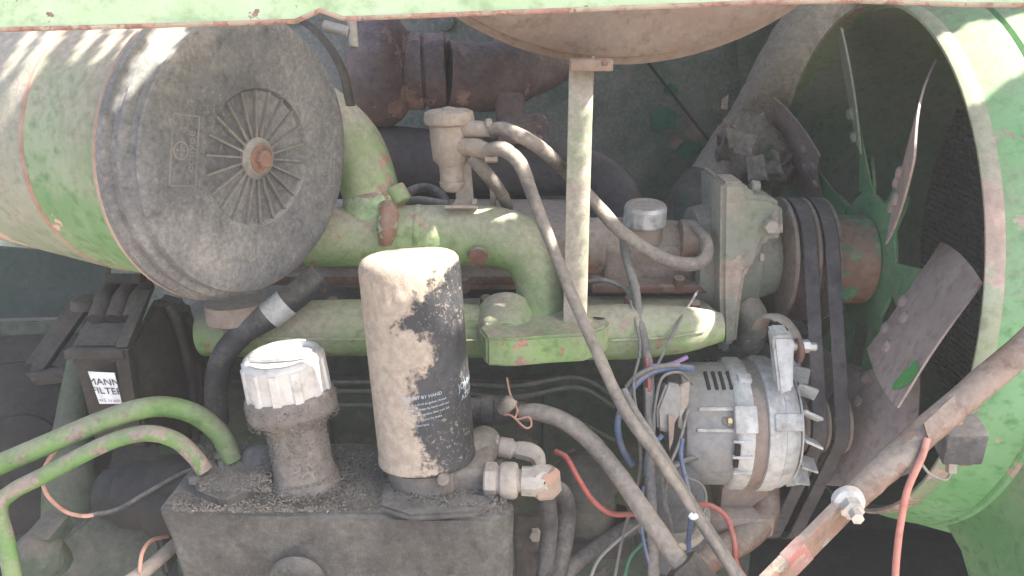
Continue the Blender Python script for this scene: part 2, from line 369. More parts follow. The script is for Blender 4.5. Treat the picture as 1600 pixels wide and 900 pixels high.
# hood: lip in the sun, and set-up of the added shade sheet
hood = thing('engine_hood', 'pale sunlit green hood edge with thin rusty hem across the top', 'hood', at(800, 20, .56))
edge = [(-120, 50), (0, 45), (240, 39), (462, 32), (500, 15), (538, 28), (720, 21), (1000, 10), (1180, 3), (1330, 0), (1500, 6), (1720, 8)]
LP = [at(x, y, .56) for x, y in edge]
bkv = Vector((0, .07, .13))
V = []; Fc = []
for p in LP: V += [p, p + Vector((0, .004, .004)) * 0 + Vector((0, .018, .034)), p + bkv]
n = len(LP)
for i in range(n - 1):
    for j in range(2): Fc.append((i * 3 + j, i * 3 + j + 1, (i + 1) * 3 + j + 1, (i + 1) * 3 + j))
me = fm(V, Fc); bm = bmesh.new(); bm.from_mesh(me); bmesh.ops.solidify(bm, geom=list(bm.faces), thickness=.004); bm.to_mesh(me); bm.free()
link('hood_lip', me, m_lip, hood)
link('hem', tube([p + Vector((0, -.001, -.0005)) for p in LP], .0017, 1, 8), m_hem, hood)
zr = 1.10                                            # height of the added unseen sheet that shades the bay
def sunhit(P): P = Vector(P); return P + SUN * ((zr - P.z) / SUN.z)
SPOTS = []                                           # (x, y, half width, half depth, turn) sun holes in the added sheet
def spot(P, rx, ry, rot=0):
    q = sunhit(P); SPOTS.append((q.x, q.y, rx, ry, math.cos(rot), math.sin(rot)))
def slit(P0, P1, hw):
    a_, b_ = sunhit(P0), sunhit(P1); m_ = (a_ + b_) / 2; an = math.atan2(b_.y - a_.y, b_.x - a_.x)
    SPOTS.append((m_.x, m_.y, (b_ - a_).length / 2, hw, math.cos(an), math.sin(an)))

# ================================================================== AIR CLEANER
yaw = R(28); AX = Vector((math.cos(yaw), -math.sin(yaw), -.03)).normalized()
C1 = at(406, 248, .845); RC = .158; KD = .68
C0 = C1 - AX * (.064 * KD)
ac = thing('air_cleaner', 'large green air cleaner canister with dusty grey ribbed end cover', 'air cleaner', C0 - AX * .2 - EZ * .14)
link('canister', lathe(C0, -AX, [(-.004, RC * .93), (0, RC * .935), (.105, RC * .925), (.110, RC * .925), (.117, RC * .937), (.125, RC * .937)], 72), m_tankbody, ac)
link('clamp_ring', lathe(C0 - AX * .121, -AX, [(0, RC * .938), (.001, RC * .946), (.006, RC * .946), (.007, RC * .938)], 64), m_pink, ac)
link('end_section', lathe(C0 - AX * .125, -AX, [(0, RC * .93), (.002, RC * .945), (.40, RC * .94), (.42, RC * .7)], 64), m_endsec, ac)
link('rim', lathe(C0, AX, [(-.005, RC * .98), (-.004, RC * 1.004), (.000, RC * 1.010), (.0015, RC * 1.0)], 72), m_pink, ac)
cov = link('end_cover', lathe(C0, AX, [(t_ * KD if t_ < .0605 and r_ > .7 * RC else t_ - .064 + .064 * KD, r_) for t_, r_ in [(.0, RC * .99), (.002, RC * 1.005), (.012, RC * 1.0), (.016, RC * .975), (.018, RC * .955), (.028, RC * .95), (.031, RC * .965), (.036, RC * .96), (.040, RC * .935), (.042, RC * .915), (.050, RC * .905), (.054, RC * .915), (.058, RC * .905),
    (.061, RC * .885), (.0635, RC * .85), (.064, RC * .80), (.064, RC * .60), (.064, RC * .48), (.0635, RC * .458), (.0615, RC * .450), (.0590, RC * .44), (.0580, RC * .3), (.0575, RC * .10), (.0575, 0)]], 96), m_cover, ac)
_, cu_, cv_ = frame(AX)
for k in range(22):
    th = 2 * math.pi * (k + .3) / 22
    rd = cu_ * math.cos(th) + cv_ * math.sin(th); tg = AX.cross(rd)
    c = C0 + AX * .0455 + rd * (RC * .285)
    # vane: wedge, tall at the rim
    CF = C0 + AX * (.064 * KD - .064); a0 = CF + rd * RC * .10; a1 = CF + rd * RC * .449
    pl = [a0 + AX * .050, a1 + AX * .050, a1 + AX * .0632, a0 + AX * .0615]
    pl = [p - tg * .0011 for p in pl]
    link('vane', prism(pl, tg * .0022, .0006, 2), m_vane, cov, 50)
link('hub', lathe(CF, AX, [(.046, RC * .145), (.062, RC * .14), (.066, RC * .11), (.066, 0)], 32), m_vane, cov)
bo = link('bolt', hexbolt(CF + AX * .065, AX, .018, .009, .001), m_rbolt, cov, 20)
link('washer', lathe(CF, AX, [(.0655, .0155), (.0678, .015), (.0678, 0)], 28), m_rbolt, cov)
def emboss(cx, cy, wx, wy, rot):
    """raised outline frame on the cover face; cx,cy in units of RC"""
    c = CF + AX * .0640 + (cu_ * cx + cv_ * cy) * RC
    ex = cu_ * math.cos(rot) + cv_ * math.sin(rot); ey = -cu_ * math.sin(rot) + cv_ * math.cos(rot)
    return c, ex, ey, wx * RC, wy * RC
# which way does cu_ run on the picture: cu_ = Z x AX -> pointing away/right
def frame_marks(cx, cy, wx, wy, rot, inner):
    c, ex, ey, sx, sy = emboss(cx, cy, wx, wy, rot)
    ms = []
    for s in (-1, 1):
        ms.append(box(c + ex * s * sx / 2, ex, ey, AX, .0016, sy, .0016, .0004, 1))
        ms.append(box(c + ey * s * sy / 2, ex, ey, AX, sx, .0016, .0016, .0004, 1))
    link('embossed_frame', join(*ms), m_vane, cov, 30)
    inner(c, ex, ey, sx, sy)
def inn1(c, ex, ey, sx, sy):
    o = c - ex * sx * .16
    link('embossed_mark', join(lathe(o, AX, [(-.0006, sx * .30), (.0008, sx * .30), (.0008, sx * .24), (-.0006, sx * .24), (-.0006, sx * .30)], 24), box(o, ex, ey, AX, sx * .40, .0015, .0014, 0), box(o, ex, ey, AX, .0015, sx * .40, .0014, 0)), m_vane, cov, 30)
    t = text('eonyoe', sy * .20, 'CENTER')
    tverts(t, lambda v: c + ex * (sx * .36 + v.y * -1 + .0) + ey * (v.x) + AX * .0008)
    link('embossed_mark', t, m_vane, cov, 0)
frame_marks(-.60, .14, .19, .42, R(-12), inn1)
def inn2(c, ex, ey, sx, sy):
    link('embossed_mark', join(box(c - ex * sx * .1, ex, ey, AX, sx * .5, .0014, .0015, 0), box(c + ex * sx * .12 - ey * sy * .15, ex, ey, AX, .0014, sy * .6, .0015, 0)), m_vane, cov, 30)
frame_marks(.66, -.19, .16, .24, R(-6), inn2)
c, ex, ey, _, _ = emboss(-.14, -.62, .1, .1, 0)
link('embossed_mark', join(lathe(c, AX, [(-.0006, .0085), (.0007, .0085), (.0007, .0070), (-.0006, .0070), (-.0006, .0085)], 24), box(c, (ex + ey), (ex - ey), AX, .012, .0014, .0014, 0), box(c + ex * .003, ex, ey, AX, .0014, .008, .0014, 0)), m_vane, cov, 30)

# strap behind the cover, top right, with clamp bolts
strap = thing('canister_strap', 'dark steel strap with bolt behind the grey end cover', 'strap', at(540, 60, 1.0))
link('band', tube([at(455, 20, .97), at(500, 55, .95), at(533, 105, .94), at(548, 165, .94)], .007, 6, 8, flat=.35), m_black, strap)
link('clamp_bolt', cyl(at(505, 40, .98), at(545, 50, .98), .007), m_steel, strap)
link('clamp_bolt', cyl(at(550, 30, 1.02), at(553, 75, 1.02), .006), m_strut, strap)

# ================================================================== INTAKE
di = 1.05
el = thing('intake_elbow', 'bright green rust-spotted intake elbow pipe curving down behind the end cover', 'pipe', at(590, 340, di))
link('elbow', tube([at(430, 150, 1.05), at(495, 175, 1.05), at(548, 225, 1.05), at(575, 285, di), at(585, 340, di)], [pw(46, di), pw(47, di), pw(48, di), pw(45, di), pw(43, di)], 8, 32), m_greenb, el)
link('collar', lathe(at(584, 322, di), (at(592, 375, di) - at(584, 322, di)), [(-.014, pw(43, di)), (-.008, pw(47, di)), (.0, pw(48.5, di)), (.008, pw(48, di)), (.016, pw(45, di)), (.03, pw(42, di)), (.05, pw(30, di))], 40), m_collar, el)
link('clamp_lug', tube([at(604, 318, di - .038), at(606, 335, di - .043), at(604, 360, di - .046), at(602, 382, di - .040)], [.010, .014, .012, .008], 6, 16, .001), m_collar, el)
link('hose_band', cyl(at(616, 292, di - .02), at(629, 316, di - .02), .013), m_greenb, el)
mf = thing('intake_pipe', 'thick pale green pipe bending down to a bolted flange', 'pipe', at(846, 495, di))
link('pipe', tube([at(480, 372, di), at(560, 369, di), at(700, 367, di), at(765, 368, di), at(818, 387, di), at(842, 435, di), at(846, 505, di)],
     [pw(47, di)] * 4 + [pw(46, di), pw(39, di), pw(37, di)], 8, 36), m_greenb, mf)
link('weld_ring', lathe(at(655, 368, di), RT, [(-.004, pw(47, di)), (-.002, pw(48.6, di)), (.002, pw(48.6, di)), (.004, pw(47, di))], 40, wob=.0008), m_greenb, mf)
link('boss', lathe(at(747, 399, di - .036), Vector((0, -1, -.3)), [(0, .013), (.004, .012), (.006, 0)], 20), m_rust, mf)
link('foot', lathe(at(846, 507, di), UP * -1 + FW * .0, [(-.012, pw(38, di)), (-.004, pw(46, di)), (.006, pw(52, di))], 36), m_greenb, mf)

# ================================================================== CYLINDER HEAD AND BLOCK
eng = thing('engine_block', 'grimy dark green engine block and rusty brown cylinder head', 'engine', (0, .25, -.7))
cz = at(700, 560, 1.08).z
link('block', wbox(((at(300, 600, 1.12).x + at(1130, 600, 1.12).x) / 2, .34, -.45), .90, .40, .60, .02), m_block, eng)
link('head', wbox(((at(470, 440, 1.1).x + at(880, 440, 1.1).x) / 2, .34, at(600, 430, 1.12).z), .44, .22, .09, .006), m_head, eng)
link('gasket', wbox((at(640, 455, 1.09).x, .28, at(640, 462, 1.08).z), .50, .20, .014, .003), m_rust, eng)
for x in (725, 500, 1060):
    p = at(x, 445, 1.1); link('head_bolt', lathe(p, (0, -.3, 1), [(-.01, .008), (.012, .008), (.014, 0)], 6), m_rust, eng)
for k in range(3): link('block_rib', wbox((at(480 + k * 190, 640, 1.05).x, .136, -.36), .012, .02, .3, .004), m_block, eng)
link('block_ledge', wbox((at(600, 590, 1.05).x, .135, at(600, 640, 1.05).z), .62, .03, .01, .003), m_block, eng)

# lower green manifold casting with flange pad
lm = thing('intake_manifold', 'long green manifold casting with chipped edges below the pipe', 'manifold', at(800, 560, 1.05))
dm = 1.02
def log_section(x0, x1, yt, yb, d, dep, bev):
    p0 = at(x0, yt, d); p1 = at(x1, yb, d)
    return wbox(((p0.x + p1.x) / 2, p0.y + dep / 2, (p0.z + p1.z) / 2), p1.x - p0.x, dep, p0.z - p1.z, bev, 4)
link('runner', tube([at(320, 520, 1.06), at(420, 515, 1.05), at(560, 512, 1.05), at(680, 515, 1.05), at(800, 520, 1.04)], [pw(38, dm), pw(44, dm), pw(46, dm), pw(46, dm), pw(40, dm)], 8, 32, flat=1.0), m_greenb, lm)
link('runner', tube([at(900, 520, 1.04), at(980, 518, 1.03), at(1060, 515, 1.03), at(1105, 512, 1.03), at(1127, 511, 1.03)], [pw(43, dm), pw(44, dm), pw(38, dm), pw(29, dm), pw(23, dm)], 8, 32), m_greenb, lm)
link('shelf', prism([at(330, 478, 1.12), at(830, 462, 1.13), at(1095, 462, 1.13), at(1128, 490, 1.05), at(900, 500, 1.0), at(420, 500, 1.02), at(325, 505, 1.03)], (0, 0, -.02), .004), m_greenb, lm, 30)
zp = at(870, 505, .99).z
fl = [(748, 512), (775, 490), (830, 482), (900, 484), (940, 486), (955, 495), (948, 510), (915, 522), (860, 525), (800, 530), (760, 528)]
pad = link('flange_pad', prism([atZ(x, y, zp) for x, y in fl], (0, 0, -.036), .003, 2), m_greenb, lm, 35)
link('bolt_hole', lathe(atZ(936, 496, zp + .0008), EZ, [(0, .0078), (.0004, .0075), (.0004, 0)], 20), m_dark, pad)
link('gasket_face', lathe(at(846, 500, di - .005), EZ, [(-.006, pw(50, di)), (-.003, pw(52, di)), (.002, pw(50, di)), (.004, pw(42, di))], 40, wob=.002), m_collar, pad)
link('lobe', lathe(at(790, 530, 1.0), (0, -1, -.25), [(-.05, pw(46, dm)), (-.01, pw(44, dm)), (.004, pw(34, dm)), (.008, 0)], 32), m_greenb, lm)

for (x, y) in ((430, 476), (520, 474), (650, 473), (760, 470), (985, 470), (1085, 478)):
    link('manifold_bolt', lathe(at(x, y, 1.075), (0, -.25, 1), [(-.006, .0085), (.006, .0085), (.0075, .006), (.0075, 0)], 6), m_rust, lm, 20)
link('casting_seam', tube([at(345, 528, 1.008), at(500, 530, 1.0), at(700, 532, 1.0), at(745, 532, 1.0)], .0016, 4, 6), m_greenb, lm)
link('casting_seam', tube([at(955, 532, .993), at(1040, 528, .993), at(1100, 518, 1.003)], .0016, 4, 6), m_greenb, lm)
fl_ = thing('fuel_lines', 'thin dark fuel pipes running along the grimy engine block', 'pipes', at(850, 620, 1.04))
for (y0, y1, y2) in ((598, 604, 590), (612, 622, 606), (634, 640, 660)):
    link('line', tube([at(520, y0, 1.03), at(700, y0 + 2, 1.03), at(800, y1, 1.03), at(900, y2, 1.04), at(960, y2 + 30, 1.05)], .0035, 6, 10), m_block, fl_)
# thermostat housing at the right end of the head with silver cap
hd = thing('valve_housing', 'dusty tan rounded housing with silver screw cap and rusty lower flange', 'engine housing', at(990, 455, 1.12))
d = 1.16
link('body', tube([at(860, 392, d), at(920, 388, d), at(1000, 388, d), at(1060, 392, d), at(1088, 398, d)], [pw(46, d), pw(48, d), pw(48, d), pw(46, d), pw(36, d)], 8, 32), m_head, hd)
link('lower_body', log_section(945, 1090, 385, 450, 1.11, .12, .012), m_head, hd)
link('flange', log_section(925, 1120, 446, 461, 1.095, .13, .004), m_rust, hd)
link('end_boss', cyl(at(1062, 372, 1.12), at(1090, 372, 1.12), .026), m_head, hd)
ca = Vector((0, -.12, 1)).normalized()
fc = link('oil_cap', lathe(at(1007, 350, 1.12), ca, [(0, .0285), (.003, .0300), (.024, .0298), (.029, .027), (.030, .02), (.0285, .017), (.0285, 0)], 14, ), m_silver, hd, 25)
link('collar', lathe(at(1007, 352, 1.12), -ca, [(-.002, .025), (.02, .027)], 32), m_head, fc)

# ================================================================== EXHAUST behind
ex = thing('exhaust_manifold', 'dark rusty exhaust turbo casing with stepped collars in the shadow', 'exhaust', at(640, 230, 1.3))
d = 1.36
xd = Vector((1, .05, .02)).normalized()
e0 = at(562, 120, d)
link('scroll', lathe(at(600, 105, d), xd, [(-.056, .045), (-.055, .06), (-.050, .073), (-.042, .084), (-.030, .093), (-.015, .099), (.0, .100), (.013, .096), (.025, .088), (.034, .077), (.040, .066), (.047, .058)], 48), m_rustd, ex)
link('collar', lathe(at(650, 112, d), xd, [(-.02, .056), (-.015, .063), (.012, .063), (.013, .056), (.018, .056), (.019, .062), (.050, .062), (.052, .055)], 40), m_rustd, ex)
link('outlet', tube([at(700, 118, d), at(770, 120, d + .02), at(830, 100, d + .08), at(890, 75, d + .15)], [.057, .058, .056, .05], 8, 28), m_rustd, ex)
link('downpipe', tube([at(795, 150, d), at(797, 190, d), at(800, 225, d)], [.026, .023, .024], 6, 20), m_rustd, ex)
link('flange', prism([at(780, 192, d - .03), at(845, 180, d - .03), at(858, 190, d - .03), at(855, 215, d - .03), at(838, 228, d - .03), at(782, 222, d - .03)], (0, .05, 0), .004), m_rustd, ex, 30)
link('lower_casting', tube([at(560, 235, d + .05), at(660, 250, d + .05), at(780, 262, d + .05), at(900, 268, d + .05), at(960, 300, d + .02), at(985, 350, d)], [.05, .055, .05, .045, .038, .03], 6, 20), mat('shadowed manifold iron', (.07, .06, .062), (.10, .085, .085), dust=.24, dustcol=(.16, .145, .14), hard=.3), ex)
link('plate', wbox(at(660, 290, d + .12), .42, .02, .16, .01), m_dark, ex)

# ================================================================== PAN AND STRUT
pan = thing('round_pan', 'underside of a big round rusty drum hanging below the hood edge', 'drum', at(965, -60, .98))
pc = at(965, 78, 1.06); pr = .40
pcz = pc + EZ * (pr - .0) + EY * .0
prof = [(-.06, pr * .93), (-.045, pr * .985), (-.035, pr * .99), (-.031, pr * 1.015), (-.022, pr * 1.02), (-.016, pr * 1.0), (.02, pr * .985), (.10, pr * .97), (.3, pr * .955)]
PCEN = Vector((pc.x, pc.y, pc.z + pr * 1.0 - .012))
link('drum_shell', lathe(PCEN, (0, 1, .10), [(p[0], p[1]) for p in prof][::-1], 120, a0=0), m_pan, pan)
stp = at(905, 100, .985); sbt = at(897, 503, 1.0)
st = thing('vertical_strut', 'upright flat dusty green steel strut from flange to drum', 'strut', sbt)
st_top = at(908, 92, 1.0); st_bot = at(898, 506, 1.0)
link('upright', bar(st_top, st_bot, pw(37, 1.0), .008, RT), m_strut, st)
link('side_flange', bar(st_top + RT * pw(19, 1.0) + EY * .011, st_bot + RT * pw(16, 1.0) + EY * .011, .003, .022, RT, .0008), m_strut, st)
link('clamp', box(at(923, 101, .985), EX, EY, EZ, pw(66, .985), .03, .014, .002), m_pan, st)
link('clamp_bolt', hexbolt(at(945, 97, .972), (0, -1, 0), .008, .005), m_rbolt, st)
link('foot', box(at(903, 505, 1.005), EX, EY, EZ, .05, .03, .006, .002), m_rust, st)

# ================================================================== FUEL VALVE POT AND HOSES
pot = thing('valve_pot', 'dust covered cup shaped valve with wide lid and side ports', 'valve', at(710, 280, 1.0))
d = 1.0
pt = at(701, 176, d); pa = Vector((.03, -.03, -1)).normalized()
k = pw(1, d)
lid = link('lid', lathe(pt, pa, [(-.004, 0), (-.004, 30 * k), (-.001, 38 * k), (.008, 40 * k), (.013, 38 * k), (.016, 31 * k)], 44), m_dust, pot)
link('lid_knob', lathe(pt, -pa, [(.001, 12 * k), (.006, 11 * k), (.008, 0)], 24), m_dust, lid)
link('cup', lathe(pt, pa, [(.014, 31 * k), (.03, 31 * k), (.058, 29 * k), (.064, 22 * k), (.068, 20 * k), (.085, 19 * k), (.086, 21 * k), (.092, 20 * k), (.098, 13 * k), (.101, 0)], 40, wob=.0006), m_dust, pot)
link('port', tube([at(718, 200, d), at(745, 202, d - .01), at(775, 203, d - .01)], [15 * k, 13 * k, 11 * k], 5, 18, .0008), m_dust, pot)
link('port', tube([at(720, 228, d), at(750, 232, d - .012), at(766, 240, d - .014)], [14 * k, 14 * k, 12 * k], 5, 18, .001), m_dust, pot)
link('nipple', cyl(at(764, 200, d - .02), at(763, 186, d - .02), .0045), m_dust, pot)
link('clip', box(at(768, 246, d - .022), RT, FW, UP, 20 * k, .014, 14 * k, .002), m_dust, pot)
brk = thing('valve_bracket', 'dusty flat bracket foot carrying the cup shaped valve', 'bracket', at(718, 322, 1.03))
link('upright', prism([at(712, 262, 1.02), at(735, 250, 1.02), at(741, 322, 1.03), at(745, 330, 1.03), at(700, 332, 1.03), at(712, 312, 1.03)], (0, .004, 0), .001), m_dust, brk, 0)
link('foot', box(at(722, 326, 1.03), RT, FW, UP, .04, .05, .004, .001), m_dust, brk)
link('bolt', hexbolt(at(741, 318, 1.01), (0, 0, 1), .007, .006), m_dust, brk)

h1 = tag(link('hose', tube([at(768, 203, .985), at(790, 203, .975), at(835, 225, .965), at(878, 262, 1.03), at(930, 318, 1.04), at(975, 365, 1.03), at(1035, 403, 1.02), at(1075, 413, 1.02), at(1101, 405, 1.02), at(1105, 378, 1.04), at(1085, 352, 1.09)], [.0088] * 8 + [.008, .007, .007], 9, 16, .0006), m_dusthose),
    'dusty grey hose passing behind the strut and looping round the tan housing', 'hose')
h2 = tag(link('hose', tube([at(762, 236, .975), at(785, 233, .965), at(812, 255, .96), at(832, 305, .955), at(857, 370, .95), at(895, 465, .935), at(935, 555, .92), at(975, 640, .91), at(1018, 700, .90), at(1065, 770, .90), at(1110, 840, .89), at(1160, 915, .88)], [.0082, .0095, .009, .0078] + [.0070] * 5 + [.006] * 3, 9, 16, .0005), m_dusthose),
    'long thin dusty hose running diagonally down in front of the upright strut', 'hose')
h3 = tag(link('hose', tube([at(738, 246, 1.0), at(752, 262, 1.0), at(775, 290, 1.02), at(790, 315, 1.06), at(793, 335, 1.1)], [.009, .009, .0085, .008, .008], 8, 14, .0006), m_dusthose),
    'short dusty hose dropping steeply below the cup valve behind the green pipe', 'hose')
h4 = tag(link('breather_pipe', tube([at(768, 268, 1.03), at(770, 300, 1.04), at(771, 332, 1.08)], .004, 6, 10), m_dust), 'thin stub tube beneath the cup valve', 'tube')
h5 = tag(link('hose', tube([at(630, 318, 1.15), at(640, 300, 1.2), at(665, 293, 1.22), at(690, 305, 1.2), at(702, 330, 1.15)], .007, 8, 12), m_hose), 'small black hose loop behind the pale green pipe', 'hose')
h5b = tag(link('hose', tube([at(625, 318, 1.12), at(655, 313, 1.12), at(700, 320, 1.12)], .006, 8, 12), m_wire), 'thin grey hose lying behind the pale green pipe', 'hose')

# ================================================================== HYDRAULIC TANK, NECK, CAP, FILTER
zt = -.19
def tp(px, py, z=None): return atZ(px, py, zt if z is None else z)
tk = thing('hydraulic_tank', 'grit covered grey hydraulic tank block with angled left end', 'tank', Vector((-.2, -.12, -.42)))
top = [tp(245, 792), tp(520, 803), tp(770, 808), tp(803, 795), tp(792, 745), tp(770, 700), tp(560, 690), tp(380, 690), tp(320, 700), tp(288, 735)]
low = [p + Vector((0, 0, -.30)) for p in top]
low[0] += Vector((.045, .0, 0)); low[-1] += Vector((.05, 0, 0)); low[-2] += Vector((.03, 0, 0))
bm = bmesh.new()
a = [bm.verts.new(p) for p in top]; b = [bm.verts.new(p) for p in low]; n = len(a)
bm.faces.new(a); bm.faces.new(b[::-1])
for i in range(n): bm.faces.new((a[i], b[i], b[(i + 1) % n], a[(i + 1) % n]))
bmesh.ops.recalc_face_normals(bm, faces=bm.faces)
bmesh.ops.bevel(bm, geom=list(bm.edges), offset=.006, segments=3, affect='EDGES')
bmesh.ops.triangulate(bm, faces=bm.faces)
for _ in range(5):
    el_ = [e for e in bm.edges if e.calc_length() > .008]
    if el_: bmesh.ops.subdivide_edges(bm, edges=el_, cuts=1); bmesh.ops.triangulate(bm, faces=bm.faces)
bm.normal_update()
for v in bm.verts:
    v.co += v.normal * (mnoise.noise(v.co * 28) * .0016 + mnoise.noise(v.co * 110) * .0008)
me = bpy.data.meshes.new('tank'); bm.to_mesh(me); bm.free()
link('tank_body', me, m_tank, tk, 60)
# raised pad with tubes at left
padc = [tp(300, 757, zt + .014), tp(345, 775, zt + .014), tp(392, 762, zt + .014), tp(430, 735, zt + .014), tp(425, 705, zt + .014), tp(370, 700, zt + .014), tp(318, 725, zt + .014)]
link('port_pad', prism(padc, (0, 0, -.02), .005, 3), m_tank, tk, 50)
link('pad_bolt', lathe(tp(305, 752, zt + .012), EZ, [(0, .008), (.005, .0075), (.006, 0)], 6), m_tank, tk)
link('pad_lump', lathe(tp(408, 720, zt + .01), (.1, 0, 1), [(0, .022), (.012, .019), (.02, .01), (.022, 0)], 20, wob=.004), m_tank, tk)
link('pin', join(cyl(tp(348, 738, zt + .012), at(343, 712, .90), .0036), lathe(at(344, 717, .895), UP, [(0, .004), (.001, .0072), (.007, .0066), (.009, 0)], 14)), m_tank, tk)
# plug on the front face
pf = atY(465, 905, top[1].y - .003)
link('front_plug', lathe(pf, (0, -1, -.05), [(0, pw(47, .8)), (.006, pw(45, .8)), (.010, pw(36, .8)), (.010, pw(20, .8)), (.022, pw(17, .8)), (.024, 0)], 36), m_tank, tk)
# right side plate
pl0 = [(803, 805), (858, 805), (862, 905), (806, 905)]
sp = thing('bolted_plate', 'flat dark steel plate with one bolt beside the tank', 'plate', at(835, 900, .95))
link('plate', prism([at(x, y, .93) for x, y in pl0], (0, .006, 0), .0015), m_black, sp, 0)
link('bolt', hexbolt(at(836, 833, .925), (0, -1, .1), .013, .009), m_steel, sp, 20)
link('slot', lathe(at(842, 868, .929), (0, -1, 0), [(0, .005), (.0012, .005), (.0012, 0)], 12), m_dark, sp)

# filler neck and white cap
nk = thing('filler_neck', 'thick grit coated filler neck with white knurled cap rising from the tank', 'filler neck', tp(478, 750))
nb = tp(478, 752); ntop = at(452, 610, .865)
na = (ntop - nb).normalized(); nl = (ntop - nb).length
k = pw(1, .87)
link('neck', lathe(nb, na, [(-.01, 60 * k), (.004, 52 * k), (.018, 46 * k), (nl * .55, 45 * k), (nl * .68, 48 * k), (nl * .74, 66 * k), (nl * .80, 70 * k), (nl * .97, 68 * k), (nl * 1.0, 60 * k)], 56, wob=.0018), m_neck, nk, 60)
cb = nb + na * (nl * .90); ctop = at(440, 553, .848); ca = (ctop - cb).normalized(); cl = (ctop - cb).length
def knurl(t, th):
    if t < .008 or t > cl - .006: return 1
    return 1 + .028 * (1 if math.cos(th * 12) > .1 else -1)
cp = link('filler_cap', lathe(cb, ca, [(0, 57 * k), (.002, 61 * k), (.0075, 63 * k), (.0085, 63 * k), (.02, 63 * k), (cl - .0065, 62 * k), (cl - .0055, 61 * k), (cl - .002, 59 * k), (cl, 55 * k), (cl, 50 * k), (cl - .005, 48 * k), (cl - .0055, 0)], 144, knurl), m_cap, nk, 35); cp['label'] = 'white knurled plastic cap with sunlit top'
_, cu2, cv2 = frame(ca)
link('grip_bar', prism([cb + ca * (cl - .0055) + cu2 * x * k + cv2 * y * k for x, y in ((-50, 9), (-50, -9), (-20, -16), (20, -16), (50, -9), (50, 9), (20, 16), (-20, 16))], ca * .0075, .002), m_cap, cp, 35)
spot(ctop + EX * .010, .040, .035, 0)

# spin-on filter
fb = atY(668, 716, -.125); ft = at(638.5, 402, .834)
fa = (ft - fb).normalized(); fL = (ft - fb).length + .004; FR = pw(77, .862)
of = thing('oil_filter', 'black spin-on filter caked in tan dust with blown-out sunlit top', 'filter', fb)
link('can', lathe(fb, fa, [(0, FR * .93), (.001, FR * .985), (.003, FR * 1.01), (.006, FR * 1.01), (.008, FR * .992), (fL * .80, FR), (fL * .81, FR), (fL * .835, FR), (fL * .89, FR), (fL * .905, FR), (fL * .945, FR), (fL * .968, FR * .975), (fL * .985, FR * .92), (fL * .995, FR * .84), (fL, FR * .74), (fL, 0)], 144,
     lambda t, th: 1 - (.012 if fL * .83 < t < fL * .895 and math.cos(th * 24) > .2 else 0)), m_filter, of, 30)
_, fu, fv = frame(fa)
tocam = (CAM - (fb + fa * fL * .4)); tocam = (tocam - fa * tocam.dot(fa)).normalized(); fr_ = fa.cross(tocam).normalized()
if fr_.x < 0: fr_ = -fr_
def wrap(me, th0, h0, tilt=0.0, rr=FR * 1.004):
    ct, sn = math.cos(tilt), math.sin(tilt)
    def fn(v):
        x, y = v.x * ct - v.y * sn, v.x * sn + v.y * ct
        th = th0 + x / FR
        return fb + fa * (h0 + y) + (tocam * math.cos(th) + fr_ * math.sin(th)) * rr
    return tverts(me, fn)
def hgt(py): return fL * (733 - py) / (733 - 412)
link('print', wrap(text('MOUNT BY HAND', .0050), R(-22), hgt(611), R(4)), m_print, of, 0)
for i, s in enumerate(('Apply film of oil to gasket, thread', 'on filter. Tighten by hand until seal', 'comes to contact, then turn 3/4', 'more. Check for leaks.', 'warranty')):
    link('print', wrap(text(s, .0034), R((-22, -21, -17, -13, -8)[i]), hgt(620 + i * 7.6), R(4)), m_print, of, 0)
link('print', wrap(text('JOHN DEERE', .0105), R(47), hgt(612), R(6)), m_print, of, 0)
link('print', wrap(text('AZ32821', .0085), R(51), hgt(628), R(6)), m_print, of, 0)
spot(ft + EX * .022 - EY * .014, .078, .048, .12)
spot(at(712, 440, .82) - EY * .008, .036, .024, .1)
spot(at(730, 580, .85), .012, .026, .2)

# filter head and hydraulic fittings
fh = thing('filter_mount', 'cast grey filter mount under the black spin-on filter', 'filter head', tp(680, 790))
link('base', lathe(fb, -fa, [(-.002, FR * .80), (.004, FR * .86), (.012, FR * .84), (.05, FR * .80)], 40, wob=.0008), m_neck, fh, 60)
hc = at(722, 757, .89)
link('casting', box(hc, EX, EY, EZ, pw(100, .89), .06, .07, .010, 4), m_neck, fh, 50)
link('web', box(at(693, 775, .862), EX, EY, EZ, .010, .02, .05, .003), m_neck, fh, 40)
link('shoulder', tube([at(712, 735, .89), at(745, 705, .92), at(758, 690, .95)], [.022, .024, .02], 5, 18), m_neck, fh)
link('bolt', lathe(at(693, 748, .835), (0, -1, .4), [(-.01, .007), (.006, .0065), (.008, 0)], 8), m_neck, fh)
link('base_flange', prism([tp(x, y, zt + .006) for x, y in ((590, 790), (640, 806), (745, 800), (782, 780), (780, 745), (690, 720), (600, 745))], (0, 0, -.008), .003), m_tank, fh, 40)

